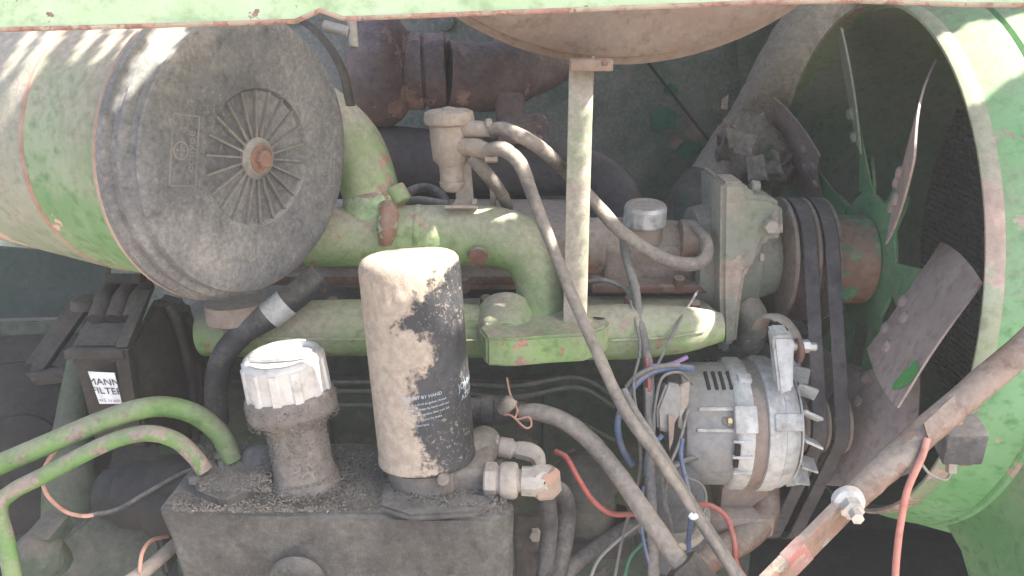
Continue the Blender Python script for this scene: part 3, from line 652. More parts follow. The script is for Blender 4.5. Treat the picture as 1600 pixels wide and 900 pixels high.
ft1 = thing('hose_fitting', 'large steel hydraulic union with hex nut and bent elbow', 'fitting', at(800, 780, .87))
k = pw(1, .86)
ux = (at(860, 752, .855) - at(755, 750, .86)).normalized(); u0 = at(757, 750, .858)
link('hex_nut', lathe(u0, ux, [(0, 25 * k), (.002, 28 * k), (.012, 28 * k), (.014, 24 * k)], 6), m_steel, ft1, 20)
link('sleeve', lathe(u0, ux, [(.012, 21 * k), (.016, 22 * k), (.018, 27 * k), (.021, 28.5 * k), (.032, 28.5 * k), (.035, 26 * k), (.037, 18 * k), (.044, 17 * k)], 36), m_steel, ft1)
link('elbow', tube([u0 + ux * .04, u0 + ux * .055, at(846, 748, .855), at(856, 765, .856)], [23 * k, 24 * k, 24 * k, 19 * k], 6, 8), m_steel, ft1, 30)
link('nut', lathe(at(851, 752, .856), (at(853, 775, .86) - at(850, 745, .856)), [(-.014, 20 * k), (-.010, 25 * k), (.012, 25 * k), (.016, 20 * k)], 6), m_pan, ft1, 20)
link('pipe', tube([at(853, 770, .86), at(857, 800, .87), at(858, 830, .89), at(850, 905, .90)], [15 * k, 14 * k, 14 * k, 14 * k], 6, 18), m_hose, ft1)
ft2 = thing('hose_fitting', 'smaller steel hydraulic union behind the large one', 'fitting', at(800, 715, .93))
ux2 = (at(850, 708, .925) - at(765, 695, .93)).normalized(); u2 = at(765, 696, .93); k = pw(1, .93)
link('hex_nut', lathe(u2, ux2, [(0, 15 * k), (.002, 17 * k), (.009, 17 * k), (.011, 14 * k)], 6), m_steel, ft2, 20)
link('sleeve', lathe(u2, ux2, [(.010, 13 * k), (.012, 16 * k), (.026, 16 * k), (.028, 12 * k), (.034, 12 * k)], 28), m_steel, ft2)
link('elbow', tube([u2 + ux2 * .032, u2 + ux2 * .045, at(838, 712, .925), at(843, 726, .925)], [14 * k, 15 * k, 14 * k, 11 * k], 5, 8), m_steel, ft2, 30)
hb = tag(link('hose', tube([at(852, 765, .90), at(876, 770, .93), at(885, 800, .95), at(880, 850, .95), at(868, 910, .94)], .0115, 8, 16), m_hose), 'black rubber hose hanging straight down behind the large steel union', 'hose')

# ================================================================== LEFT: GREEN STEEL TUBES
t1 = tag(link('steel_tube', tube([at(-40, 742, .85), at(60, 700, .85), at(150, 662, .855), at(215, 640, .85), at(265, 636, .87), at(310, 650, .885), at(345, 680, .895), at(363, 720, .90)], pw(16.5, .85), 10, 24), m_greenpipe), 'thicker green steel tube arching down into the tank', 'tube')
t2 = tag(link('steel_tube', tube([at(22, 915, .84), at(10, 850, .84), at(-2, 795, .84), at(20, 768, .84), at(70, 742, .842), at(140, 705, .845), at(190, 684, .848), at(235, 677, .845), at(275, 688, .855), at(303, 712, .86), at(320, 735, .865)], [pw(13, .84)] * 11, 10, 24), mat('chipped green tube paint', (.09, .21, .05), (.14, .27, .09), chip=.46, chips=34, chipcol=(.17, .13, .115), dust=.40, up=.4, dustcol=(.27, .24, .19), dsc=12, hard=.25)), 'thinner badly chipped green steel tube bent beside the thick one', 'tube')

# ================================================================== BLACK SQUARE FILTER BOX
bx = thing('filter_box', 'black square plastic filter housing with white printed sticker', 'filter housing', at(230, 660, 1.0))
f0 = at(107, 545, .93); f1 = at(200, 548, .93)
def q(x, y, d): return at(x, y, d)
bodyp = [q(108, 540, .93), q(195, 540, .93), q(232, 700, .99), q(150, 700, .99)]
link('front_face', prism(bodyp, FW * .02, .004), m_black, bx, 30)
link('top_face', prism([q(104, 548, .93), q(196, 548, .93), q(232, 452, 1.02), q(150, 462, 1.02)], Vector((0, 0, -.02)), .006, 3), m_black, bx, 30)
link('bowl', prism([q(200, 545, .94), q(240, 468, 1.01), q(290, 480, 1.05), q(312, 560, 1.08), q(318, 690, 1.12), q(230, 705, 1.0)], Vector((-.02, .06, -.01)), .008, 3), m_black, bx, 40)
for x in (150, 177, 203):
    link('lid_rib', tube([q(x, 500, .965), q(x + 14, 468, .99), q(x + 26, 448, 1.03)], [.010, .012, .010], 5, 12), m_black, bx)
link('lid_boss', lathe(q(135, 480, .99), (0, 0, 1), [(0, .018), (.012, .016), (.016, 0)], 16), m_black, bx)
link('hanger', box(q(195, 436, 1.02), RT, FW, UP, .05, .02, .014, .004), m_black, bx)
link('clip', bar(q(228, 455, .99), q(190, 545, .925), .014, .006, EX), m_black, bx)
link('clip', bar(q(190, 545, .925), q(205, 640, .955), .016, .006, EX), m_black, bx)
link('ledge', bar(q(104, 552, .925), q(196, 552, .925), .010, .012, EZ), m_black, bx)
link('bowl_edge', tube([q(262, 475, 1.0), q(282, 520, 1.02), q(300, 600, 1.06), q(306, 690, 1.10)], .006, 6, 10), m_black, bx)
stk = [q(140, 578, .934), q(181, 580, .934), q(193, 628, .952), q(158, 628, .952)]
nrm = (stk[1] - stk[0]).cross(stk[2] - stk[0]).normalized()
if nrm.dot(CAM - stk[0]) < 0: nrm = -nrm
stk = [p + nrm * .004 for p in stk]
sk = link('sticker', prism(stk, nrm * -.0008, 0), m_white, bx, 0)
sx_ = (stk[1] - stk[0]); sy_ = (stk[3] - stk[0])
sxn = sx_.normalized(); syn = -(sy_.normalized())
def onst(me, px, py): o = q(px, py, .934 + (py - 578) / 50 * .018) + nrm * .0048; return tverts(me, lambda v: o + sxn * v.x + syn * v.y)
for s, x, y, sz in (('MANN', 142, 597, .0125), ('FILTER', 148, 611, .0125), ('W.S. 11 657-2', 158, 624, .0050)):
    t = onst(text(s, sz), x, y); link('print', t, m_ink, sk, 0)

# rubber hose below the end cover with silver clamp
hz = thing('coolant_hose', 'black rubber hose with silver band clamp under the grey end cover', 'hose', at(345, 640, 1.0))
link('hose', tube([at(500, 430, .99), at(462, 462, .985), at(425, 490, .98), at(380, 520, .98), at(350, 555, .985), at(338, 600, 1.0), at(340, 660, 1.02)], [pw(21, 1)] * 3 + [pw(18, 1)] * 4, 8, 20), m_hose, hz)
link('clamp', cyl(at(448, 472, .982), at(420, 495, .98), pw(23, .98), bev=.001), m_alu, hz)
ba = tag(link('drain_boss', lathe(at(372, 470, 1.0), (.05, -.05, -1), [(0, .04), (.022, .042), (.026, .036), (.03, .024), (.05, .022), (.05, 0)], 32), m_head), 'rusty pink boss under the rim of the grey cover', 'boss')

# left background: wheel, brackets, posts
wh = thing('drive_pulley', 'dark grooved drive pulley at the left edge behind the green tubes', 'pulley', at(20, 740, 1.1))
wc = at(30, 700, 1.12); wa = Vector((.55, -.75, .25)).normalized()
link('pulley', lathe(wc, wa, [(-.05, .105), (-.045, .118), (-.03, .118), (-.022, .10), (-.014, .10), (-.006, .118), (.01, .118), (.015, .10), (.016, .05), (.02, .048), (.02, 0)], 56), m_dark, wh)
link('rim_ring', lathe(wc, wa, [(.008, .085), (.012, .088), (.012, .096), (.008, .098)], 48), m_greend, wh)
lb = thing('frame_ledge', 'dark green steel ledge and brackets at the left rear', 'frame', at(60, 560, 1.35))
link('ledge', prism([at(-60, 505, 1.35), at(130, 500, 1.35), at(130, 520, 1.35), at(-60, 528, 1.35)], (0, .02, 0), .002), m_block, lb, 0)
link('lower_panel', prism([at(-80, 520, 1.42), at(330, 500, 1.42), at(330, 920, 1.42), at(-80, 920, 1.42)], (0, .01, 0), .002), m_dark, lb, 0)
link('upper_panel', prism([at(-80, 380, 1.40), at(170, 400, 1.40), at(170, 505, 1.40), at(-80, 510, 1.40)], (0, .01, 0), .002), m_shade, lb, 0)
link('arm', bar(at(130, 470, 1.15), at(45, 590, 1.12), .028, .012, EX), m_black, lb)
link('arm', bar(at(40, 592, 1.12), at(105, 585, 1.12), .02, .012, EZ), m_black, lb)
link('bracket', bar(at(100, 590, 1.16), at(200, 500, 1.2), .02, .02, EZ), m_dark, lb)
post = thing('support_post', 'dull green upright post behind the green tubes', 'post', at(140, 880, 1.1))
link('column', tube([at(120, 560, 1.1), at(112, 650, 1.08), at(110, 760, 1.05), at(125, 910, 1.02)], [.012, .02, .034, .044], 6, 20, flat=.8), mat('dull green post', (.05, .085, .04), (.085, .11, .065), dust=.32, dustcol=(.14, .13, .108), hard=.3), post)
link('foot', prism([at(85, 905, .98), at(95, 845, .99), at(150, 800, 1.0), at(240, 800, 1.02), at(262, 905, .99)], (0, .06, 0), .004), m_block, post, 30)
br = thing('rear_coupling', 'dark round coupling joined to the left end of the tank', 'coupling', at(230, 790, 1.0))
link('coupling', lathe(at(285, 775, .98), (-1, .12, -.05), [(-.03, .045), (.0, .046), (.012, .05), (.026, .05), (.03, .042), (.07, .04), (.075, .034), (.10, .03)], 36), m_dark, br)
bk = tag(link('knob_bracket', join(lathe(at(55, 860, .9), (0, -.3, 1), [(-.03, .03), (0, .028), (.014, .016), (.02, 0)], 16, wob=.003), bar(at(60, 850, .9), at(95, 810, .93), .03, .02, EX)), m_block), 'grimy bracket knob in the lower left corner', 'bracket')
w1 = tag(link('wire', tube([at(90, 700, .95), at(68, 735, .93), at(72, 770, .92), at(100, 798, .92), at(128, 806, .92), at(150, 804, .92)], .0024, 8, 10), m_copper), 'thin copper coloured wire hanging in a loop below the green tubes', 'wire')
w1b = tag(link('wire', tube([at(148, 804, .92), at(185, 796, .92), at(230, 770, .93), at(290, 738, .95), at(330, 728, .98)], .003, 8, 10), m_hose), 'thin black wire continuing the copper loop towards the tank', 'wire')
w2 = tag(link('wire', tube([at(218, 895, .86), at(222, 865, .87), at(236, 845, .89), at(262, 838, .92)], .0022, 8, 10), m_copper), 'short copper wire arching against the tank end', 'wire')
rd = tag(link('rod', tube([at(200, 910, .86), at(235, 885, .88), at(275, 850, .92)], pw(11, .88), 4, 16), m_dusthose), 'pale dusty rod poking out below the tank end', 'rod')

# ================================================================== CENTRE: TEMP SENSOR, BIG HOSE
bh = thing('thick_hose', 'thick dusty hose sweeping down from a stub on the block', 'hose', at(1085, 890, .88))
link('hose', tube([at(815, 645, .98), at(845, 645, .97), at(885, 660, .96), at(925, 692, .95), at(965, 740, .93), at(1010, 805, .90), at(1050, 862, .88), at(1082, 905, .87)], pw(14.5, .93), 10, 20, .0006), m_dusthose, bh)
link('end_nut', hexbolt(at(1064, 880, .87), (at(1092, 912, .865) - at(1064, 880, .87)), .036, .04), m_black, bh, 20)
sn = thing('hose_stub', 'black taped stub with a twisted wire tie beside the filter', 'stub', at(770, 655, 1.0))
link('stub', lathe(at(735, 642, 1.0), (1, .0, -.02), [(0, .016), (.012, .018), (.014, .020), (.028, .020), (.03, .017), (.045, .016), (.05, .013), (.07, .012)], 24, wob=.0012), m_hose, sn)
link('wire_tie', tube([at(792, 590, .97), at(797, 615, .97), at(808, 640, .965), at(806, 655, .96), at(826, 652, .955), at(830, 665, .955), at(820, 668, .955), at(800, 650, .96), at(788, 648, .965)], .0014, 8, 6), m_copper, sn)
link('elbow_cap', tube([at(785, 640, .975), at(795, 630, .965), at(800, 622, .965)], [.008, .009, .008], 5, 12), m_dust, sn)

# fuel filter bowl, starter, lower parts
fp = thing('lift_pump', 'dark round fuel pump bowl behind the thick hose', 'pump', at(910, 860, 1.02))
link('bowl', lathe(at(912, 745, 1.02), (.05, -.12, -1), [(-.028, 0), (-.026, .022), (-.012, .036), (0, .042), (.006, .046), (.012, .046), (.014, .041), (.06, .040), (.075, .03), (.08, 0)], 40), mat('dark olive pump', (.055, .058, .05), (.09, .09, .08), dust=.34, dustcol=(.19, .175, .155), hard=.3), fp)
link('base', wbox(at(930, 830, 1.06), .09, .06, .05, .01), m_dark, fp)
sm = thing('starter_motor', 'dark blue grey starter motor can below the alternator', 'motor', at(1050, 880, 1.02))
link('can', lathe(at(1050, 775, 1.0), (.12, .35, -1), [(-.03, .018), (-.026, .034), (-.01, .040), (.0, .043), (.06, .044), (.065, .048), (.10, .048)], 40), mat('blue grey can', (.085, .095, .11), (.13, .14, .15), dust=.30, dustcol=(.22, .21, .2), hard=.3), sm)
link('band', lathe(at(1050, 800, 1.0), (.12, .35, -1), [(0, .0455), (.004, .047), (.012, .047), (.016, .0455)], 40), m_steel, sm)
pp = tag(link('coolant_pipe', tube([at(1070, 910, 1.0), at(1110, 870, 1.02), at(1170, 835, 1.05), at(1195, 800, 1.07), at(1195, 740, 1.1)], pw(22, 1.05), 8, 20), m_rust), 'rusty brown pipe bending upward below the alternator', 'pipe')
bt = thing('alternator_bracket', 'rusty cast bracket block under the alternator', 'bracket', at(1150, 830, 1.08))
link('casting', wbox(at(1152, 785, 1.1), .065, .06, .10, .01), m_head, bt)
link('lug', wbox(at(1155, 815, 1.06), .085, .03, .03, .006), m_head, bt)
blk = tag(link('hose', tube([at(875, 905, .98), at(900, 880, .99), at(950, 845, 1.0), at(1000, 815, 1.01), at(1030, 790, 1.03)], pw(14, 1), 8, 16), m_hose), 'black rubber hose rising to the right under the dark pump bowl', 'hose')

# ================================================================== WATER PUMP, FAN, BELTS, PULLEYS
fa0 = at(1340, 405, 1.16); FY, FZ = fa0.y, fa0.z
AL = at(1180, 660, 1.08); AY, AZ = AL.y, AL.z
CY, CZ = .20, -.40
wp = thing('water_pump', 'dusty grey green water pump casting bolted in front of the fan pulley', 'water pump', (.32, FY, FZ - .1))
def ax(px, py, X): return atX(px, py, X)
plate = [(1128, 285), (1168, 285), (1172, 305), (1205, 308), (1224, 320), (1226, 372), (1195, 376), (1188, 395), (1184, 410), (1166, 425), (1158, 480), (1152, 540), (1128, 540), (1126, 440)]
Yp = FY - .115
link('front_plate', prism([atY(x, y, Yp) for x, y in plate], (0, .06, 0), .006, 3), m_pump, wp, 40)
link('back_plate', prism([atY(x, y, Yp + .05) for x, y in ((1126, 288), (1142, 286), (1140, 560), (1124, 560))], (0, .12, 0), .004), m_pump, wp, 40)
bs = link('bolt', hexbolt(atY(1202, 352, Yp - .002), (0, -1, .05), .017, .013), m_steel, wp, 20)
link('washer', lathe(atY(1202, 352, Yp), (0, -1, .05), [(-.003, .014), (.001, .0135), (.001, 0)], 20), m_pump, wp)
link('bolt', cyl(atY(1186, 402, Yp + .0), atY(1194, 402, Yp + .0), .006), m_steel, wp)
link('bolt', cyl(atY(1172, 292, Yp + .03), atY(1186, 294, Yp + .03), .009), m_pump, wp)
link('nose', lathe((.255, FY, FZ), EX, [(0, .075), (.02, .08), (.05, .082), (.085, .074), (.09, .06), (.12, .05)], 44), m_pump, wp)
link('outlet', tube([atY(1160, 470, FY - .05), atY(1178, 500, FY - .06), atY(1172, 540, FY - .05), atY(1185, 560, FY - .03)], [.022, .02, .019, .02], 6, 18), m_pump, wp)

pu = thing('fan_pulley', 'double grooved iron fan pulley with rusty rim', 'pulley', (.41, FY, FZ - .09))
RP = .086
link('pulley', lathe((.376, FY, FZ), EX, [(0, RP * .6), (.0, RP * .97), (.003, RP * 1.04), (.008, RP * 1.04), (.018, RP * .80), (.026, RP * .80), (.0345, RP * 1.03), (.0385, RP * 1.03), (.046, RP * .80), (.053, RP * .80), (.062, RP * 1.03), (.066, RP * 1.03), (.068, RP * .5)], 72), m_pulley, pu)
pa_ = thing('alternator_pulley', 'small grooved pulley on the alternator shaft', 'pulley', (.41, AY, AZ - .04))
RA = .036
link('pulley', lathe((.380, AY, AZ), EX, [(0, RA * .5), (0, RA * 1.05), (.004, RA * 1.12), (.006, RA * 1.12), (.015, RA * .7), (.022, RA * .7), (.031, RA * 1.1), (.034, RA * 1.1), (.042, RA * .7), (.050, RA * .7), (.058, RA * 1.14), (.062, RA * 1.14), (.063, RA * .4)], 48), m_pulley, pa_)
pk = thing('crank_pulley', 'dark crankshaft pulley low behind the belts', 'pulley', (.41, CY, CZ - .09))
RK = .085
link('pulley', lathe((.372, CY, CZ), EX, [(0, RK * .5), (0, RK * 1.03), (.008, RK * 1.03), (.018, RK * .8), (.026, RK * .8), (.036, RK * 1.02), (.044, RK * .8), (.052, RK * .8), (.062, RK * 1.03), (.068, RK * 1.03), (.07, RK * .4)], 64), m_dark, pk)
def hull(P):
    P = sorted(set(P))
    def cr(o, a, b): return (a[0] - o[0]) * (b[1] - o[1]) - (a[1] - o[1]) * (b[0] - o[0])
    lo = []
    for p in P:
        while len(lo) > 1 and cr(lo[-2], lo[-1], p) <= 0: lo.pop()
        lo.append(p)
    hi = []
    for p in P[::-1]:
        while len(hi) > 1 and cr(hi[-2], hi[-1], p) <= 0: hi.pop()
        hi.append(p)
    return lo[:-1] + hi[:-1]
def belt(X, off, wid=.0185, th=.009):
    pts = []
    for (y, z, r) in ((FY, FZ, RP * .995 + off), (AY, AZ, RA * 1.06 + off), (CY, CZ, RK * .99 + off)):
        pts += [(y + r * math.cos(t * math.pi / 36), z + r * math.sin(t * math.pi / 36)) for t in range(72)]
    Hh = hull(pts)
    # resample long strands
    L = []
    for i in range(len(Hh)):
        p, q_ = Hh[i], Hh[(i + 1) % len(Hh)]; n = max(1, int(math.dist(p, q_) / .02))
        L += [(p[0] + (q_[0] - p[0]) * k / n, p[1] + (q_[1] - p[1]) * k / n) for k in range(n)]
    V = []; Fc = []; n = len(L)
    for i in range(n):
        a, b = L[i - 1], L[(i + 1) % n]; tx, tz = b[0] - a[0], b[1] - a[1]; l = math.hypot(tx, tz); nx, nz = tz / l, -tx / l
        y, z = L[i]
        V += [(X - wid / 2, y, z), (X - wid / 2 + .001, y + nx * .001, z + nz * .001), (X + wid / 2 - .001, y + nx * .001, z + nz * .001), (X + wid / 2, y, z), (X + wid * .3, y - nx * th, z - nz * th), (X - wid * .3, y - nx * th, z - nz * th)]
    for i in range(n):
        j = (i + 1) % n
        for k in range(6): Fc.append((i * 6 + k, i * 6 + (k + 1) % 6, j * 6 + (k + 1) % 6, j * 6 + k))
    return fm(V, Fc)
b1 = tag(link('drive_belt', belt(.3985, .002), m_belt, smooth=35), 'smooth grey V-belt running closest to the alternator fan', 'belt', 'twin drive belts')
b2 = tag(link('drive_belt', belt(.4275, .003), m_belt, smooth=35), 'outer grey V-belt with pale printed marks beside the fan hub', 'belt', 'twin drive belts')
fan = thing('cooling_fan', 'brown bladed radiator fan with rusty hub and green spider', 'fan', (.48, FY, FZ - .31))
link('hub', lathe((.442, FY, FZ), EX, [(0, .055), (.002, .062), (.004, .064), (.060, .064), (.063, .062), (.064, .05)], 56), m_hub, fan)
# spider plate with lobes
pl = []
for i in range(72):
    th = 2 * math.pi * i / 72
    rr = .095 + .055 * max(0, math.cos(7 * th)) ** 1.5
    pl.append((.508, FY - rr * math.cos(th), FZ + rr * math.sin(th)))
link('spider', prism(pl, (.005, 0, 0), .001, 1), m_spider, fan, 30)
def blade_pt(ph, r, X): return Vector((X, FY - r * math.cos(ph), FZ + r * math.sin(ph)))
def cylhit(px, py, rad_, y, z):
    r = ray(px, py); oy, oz = CAM.y - y, CAM.z - z
    A = r.y ** 2 + r.z ** 2; B = 2 * (oy * r.y + oz * r.z); C_ = oy ** 2 + oz ** 2 - rad_ ** 2
    D = max(B * B - 4 * A * C_, 0)
    return CAM + r * ((-B - math.sqrt(D)) / (2 * A))
RB0, RB1 = .165, .318
def corner(px, py, r):
    p = cylhit(px, py, r, FY, FZ); return math.atan2(p.z - FZ, FY - p.y), p.x
BC = [corner(1357, 545, RB0), corner(1472, 380, RB0), corner(1405, 638, RB1), corner(1537, 442, RB1)]
def bl_xyz(a, b, base):
    ph = (BC[0][0] * (1 - a) + BC[1][0] * a) * (1 - b) + (BC[2][0] * (1 - a) + BC[3][0] * a) * b
    X = (BC[0][1] * (1 - a) + BC[1][1] * a) * (1 - b) + (BC[2][1] * (1 - a) + BC[3][1] * a) * b - .010 * math.sin(math.pi * a)
    return blade_pt(ph + base, RB0 + (RB1 - RB0) * b, X)
def blade(base):
    V = []; Fc = []; nu, nv = 12, 10
    for i in range(nu + 1):
        for j in range(nv + 1): V.append(bl_xyz(i / nu, j / nv, base))
    for i in range(nu):
        for j in range(nv):
            k = i * (nv + 1) + j; Fc.append((k, k + nv + 1, k + nv + 2, k + 1))
    me = fm(V, Fc); bm = bmesh.new(); bm.from_mesh(me); bmesh.ops.solidify(bm, geom=list(bm.faces), thickness=.0025); bmesh.ops.recalc_face_normals(bm, faces=bm.faces); bm.to_mesh(me); bm.free()
    return me
BM = [m_blade, mat('fan blade green grey', (.17, .23, .17), (.25, .28, .23), dust=.35, hard=.3)]
bl0 = None
for k in range(7):
    base = 2 * math.pi * k / 7
    o = link('blade', blade(base), BM[1] if k == 2 else m_blade, fan, 30)
    if k == 0: bl0 = o
    arm = sheet(blade_pt(base + R(-10), .10, .509), blade_pt(base + R(14), .10, .509), blade_pt(base + R(12), .19, .512), blade_pt(base + R(-8), .19, .482), 3, 3)
    link('arm', arm, m_spider, fan, 30)
    for (a_, b_) in ((.52, .06), (.28, .07), (.46, .26), (.22, .28)):
        p = bl_xyz(a_, b_, base); nb_ = (bl_xyz(a_ + .02, b_, base) - p).cross(bl_xyz(a_, b_ + .02, base) - p).normalized()
        if nb_.x > 0: nb_ = -nb_
        link('rivet', lathe(p, nb_, [(-.002, .0085), (.0062, .0080), (.0082, .004), (.0085, 0)], 14), o.data.materials[0], o)
# green paint patch on the lower blade, laid on its surface
def bl_surf(a, b, lift):
    S = lambda a, b: bl_xyz(a, b, 0)
    p = S(a, b); nn = (S(a + .01, b) - p).cross(S(a, b + .01) - p).normalized()
    if nn.dot(CAM - p) < 0: nn = -nn
    return p + nn * lift
def proj(p):
    v = p - CAM; dd = v.dot(FW); return 800 + F * v.x / dd, 450 - F * v.dot(UP) / dd
GRID = [(i / 60, j / 60, proj(bl_xyz(i / 60, j / 60, 0))) for i in range(61) for j in range(61)]
def inv(px, py): return min(GRID, key=lambda g_: (g_[2][0] - px) ** 2 + (g_[2][1] - py) ** 2)[:2]
pp_ = [bl_surf(*inv(x, y), .0036) for x, y in ((1398, 610), (1402, 598), (1411, 590), (1415, 582), (1424, 578), (1429, 568), (1437, 564), (1440, 576), (1446, 583), (1454, 587), (1452, 594), (1443, 597), (1437, 604), (1424, 602), (1412, 609))]
link('paint_patch', fm(pp_, [tuple(range(len(pp_)))]), m_bladegreen, bl0, 0)

# ================================================================== SHROUD AND RADIATOR SCREEN
sh = thing('fan_shroud', 'large round green fan shroud ring at the right', 'shroud', (.6, FY, FZ - .36))
RS = .35
link('lip', lathe((.478, FY, FZ), EX, [(0, RS - .003), (-.001, RS + .001), (.004, RS + .004), (.018, RS + .003), (.019, RS - .003), (0, RS - .003)], 128), m_shlip, sh, 50)
link('barrel', lathe((.494, FY, FZ), EX, [(0, RS - .004), (0, RS + .001), (.006, RS + .003), (.020, RS + .010), (.044, RS + .016), (.050, RS + .017), (.052, RS + .013), (.055, RS + .013), (.057, RS + .018), (.10, RS + .030), (.20, RS + .045), (.20, RS + .005), (.3, RS + .005), (.3, RS - .004), (0, RS - .004)], 128), m_shroud, sh, 40)
link('inner_barrel', lathe((.496, FY, FZ), EX, [(0, RS - .0042), (.274, RS - .0042), (.274, RS - .007), (0, RS - .007), (0, RS - .0042)], 96), mat('dusty inner shroud', (.24, .40, .22), (.33, .46, .30), dust=.45, up=0, dustcol=(.44, .42, .38), dsc=5, hard=.3), sh, 40)  # paint and dust made paler to make up for light missing inside
link('housing_plate', lathe((.494, FY, FZ), EX, [(.060, RS + .015), (.074, RS + .05), (.095, RS + .24), (.105, RS + .40), (.115, RS + .40), (.105, RS + .24), (.084, RS + .05), (.070, RS + .012), (.060, RS + .015)], 64, a0=R(186), a1=R(180 + 50)), mat('dusty housing green', (.12, .29, .11), (.21, .35, .17), chip=.10, chips=6, chipcol=(.22, .22, .15), dust=.40, up=.6, dustcol=(.27, .255, .21), dsc=5, hard=.3), sh, 40)
rad = thing('radiator_screen', 'dark perforated radiator screen behind the fan', 'radiator', (.60, FY, FZ - .33))
V = []; Fc = []
ms = []
step_ = .0098
nk_ = int(RS / step_)
for i in range(-nk_, nk_ + 1):
    hh = math.sqrt(max(0, (RS - .006) ** 2 - (i * step_) ** 2))
    if hh < .01: continue
    for (c, s) in ((Vector((.766, FY + i * step_, FZ)), Vector((.004, .0045, 2 * hh))), (Vector((.764, FY, FZ + i * step_)), Vector((.004, 2 * hh, .0045)))):
        k = len(V)
        for a in (-1, 1):
            for b in (-1, 1):
                for e in (-1, 1): V.append(c + Vector((a * s.x, b * s.y, e * s.z)) * .5)
        for f in ((0, 1, 3, 2), (4, 6, 7, 5), (0, 4, 5, 1), (2, 3, 7, 6), (0, 2, 6, 4), (1, 5, 7, 3)): Fc.append(tuple(k + q_ for q_ in f))
link('dark_backing', wbox((1.02, FY, FZ), .06, .80, .80, .004), m_dark, rad)  # dark wall added to block bright views through the mesh, open around it
gr = link('screen_mesh', fm(V, Fc), m_mesh, rad, 0); gr['kind'] = 'stuff'

# dusty big coolant hose upper right
ch = thing('radiator_hose', 'big dusty pipe with torn wrapping slanting up beside the fan', 'pipe', at(1110, 300, 1.4))
d = 1.42
link('pipe', tube([at(1330, -60, d + .1), at(1245, 70, d + .03), at(1190, 170, d), at(1155, 235, d), at(1105, 310, d - .03)], [.05, .05, .046, .055, .05], 8, 28, .005), m_wrap, ch)
link('torn_wrap', tube([at(1128, 225, d - .03), at(1170, 235, d - .05), at(1205, 250, d - .04), at(1210, 290, d - .03)], [.035, .058, .045, .028], 8, 24, .022), m_wrap, ch, 60)
for (pts, dd) in ((((1132, 200), (1180, 212), (1172, 245), (1140, 232)), .105), (((1188, 215), (1215, 238), (1222, 275), (1192, 268)), .10), (((1165, 248), (1190, 240), (1200, 280), (1170, 285)), .115)):
    P4 = [at(x, y, d - dd) for x, y in pts]
    link('wrap_flap', sheet(P4[0], P4[1], P4[2], P4[3], 6, 6, lambda a, b: Vector((0, math.sin(a * 4) * .008 + mnoise.noise(Vector((a * 3, b * 3, 1))) * .01, mnoise.noise(Vector((a * 4, b * 4, 5))) * .008)), .003), m_dust, ch)
link('wrap_end', sheet(at(1128, 155, d - .06), at(1138, 148, d - .06), at(1136, 172, d - .06), at(1126, 170, d - .06), 3, 3), m_dust, ch)
link('elbow', tube([at(1110, 290, d - .04), at(1085, 330, d - .05), at(1080, 380, d - .06)], [.05, .05, .048], 6, 24), m_block, ch)
# ================================================================== ALTERNATOR
alt = thing('alternator', 'silver cast alternator with slotted rear cover and bare stator band', 'alternator', (.30, AY, AZ - .09))
RAl = .088
x0 = .222
link('rear_housing', lathe((.283, AY, AZ), EX, [(-.006, RAl * .72), (-.005, RAl * .92), (-.002, RAl * .975), (.004, RAl), (.018, RAl), (.0185, RAl * .9)], 72), m_alu, alt)
link('stator', lathe((.300, AY, AZ), EX, [(0, RAl * .9), (0, RAl * .955), (.0200, RAl * .955), (.0200, RAl * .9)], 72), m_lam, alt)
link('front_housing', lathe((.319, AY, AZ), EX, [(0, RAl * .9), (0, RAl * 1.01), (.004, RAl * 1.02), (.020, RAl * 1.015), (.022, RAl * .985), (.032, RAl * .97), (.040, RAl * .92), (.043, RAl * .85), (.044, RAl * .3)], 72), m_alu, alt)
rc = link('rear_cover', lathe((.285, AY, AZ), -EX, [(0, RAl * .93), (.004, RAl * .93), (.058, RAl * .92), (.066, RAl * .87), (.069, RAl * .78), (.070, RAl * .4), (.070, 0)], 48, a0=R(0)), mat('grey rear cover', (.36, .36, .365), (.46, .46, .46), dust=.4, dustcol=(.36, .335, .305), metal=.3, rough=.55, hard=.3, bump=.15), alt)
# point on the housing from pixel: cylinder ray hit
def radial(p): n = Vector((0, p.y - AY, p.z - AZ)); return n.normalized()
def on_alt(px, py, wpx, hpx, h, m, name, par, rad_=RAl, bev=.0028):
    p = cylhit(px, py, rad_, AY, AZ); n = radial(p); tg = EX.cross(n)
    k = pw(1, (p - CAM).dot(FW))
    foreshort = max(.35, abs(n.dot((CAM - p).normalized())))
    return link(name, box(p + n * (h / 2 - .002), EX, tg, n, wpx * k, hpx * k / foreshort, h + .004, bev), m, par, 30)
for x in (1103, 1114, 1125, 1136, 1148): on_alt(x, 563, 4.5, 9, .0012, m_dark, 'vent_slot', rc, RAl * .93, .0004)
for x in (1105, 1117, 1128, 1140, 1151): on_alt(x, 594, 5, 26, .0012, m_dark, 'vent_slot', rc, RAl * .93, .0004)
on_alt(1165, 656, 36, 42, .006, m_alu, 'lug', alt)
on_alt(1232, 660, 44, 26, .006, m_alu, 'lug', alt)
on_alt(1163, 592, 22, 12, .004, m_alu, 'lug', alt)
on_alt(1118, 640, 55, 6, .005, m_alu, 'rib', alt, RAl * .92)
on_alt(1118, 672, 60, 6, .005, m_alu, 'rib', alt, RAl * .92)
link('terminal', cyl(cylhit(1128, 658, RAl * .88, AY, AZ), cylhit(1143, 658, RAl * .93, AY, AZ), .006), m_steel, alt)
link('terminal_nut', hexbolt(cylhit(1136, 658, RAl * .97, AY, AZ), EX, .010, .006), mat('brass nut', (.55, .45, .28), dust=.2, metal=.6, rough=.4), alt, 20)
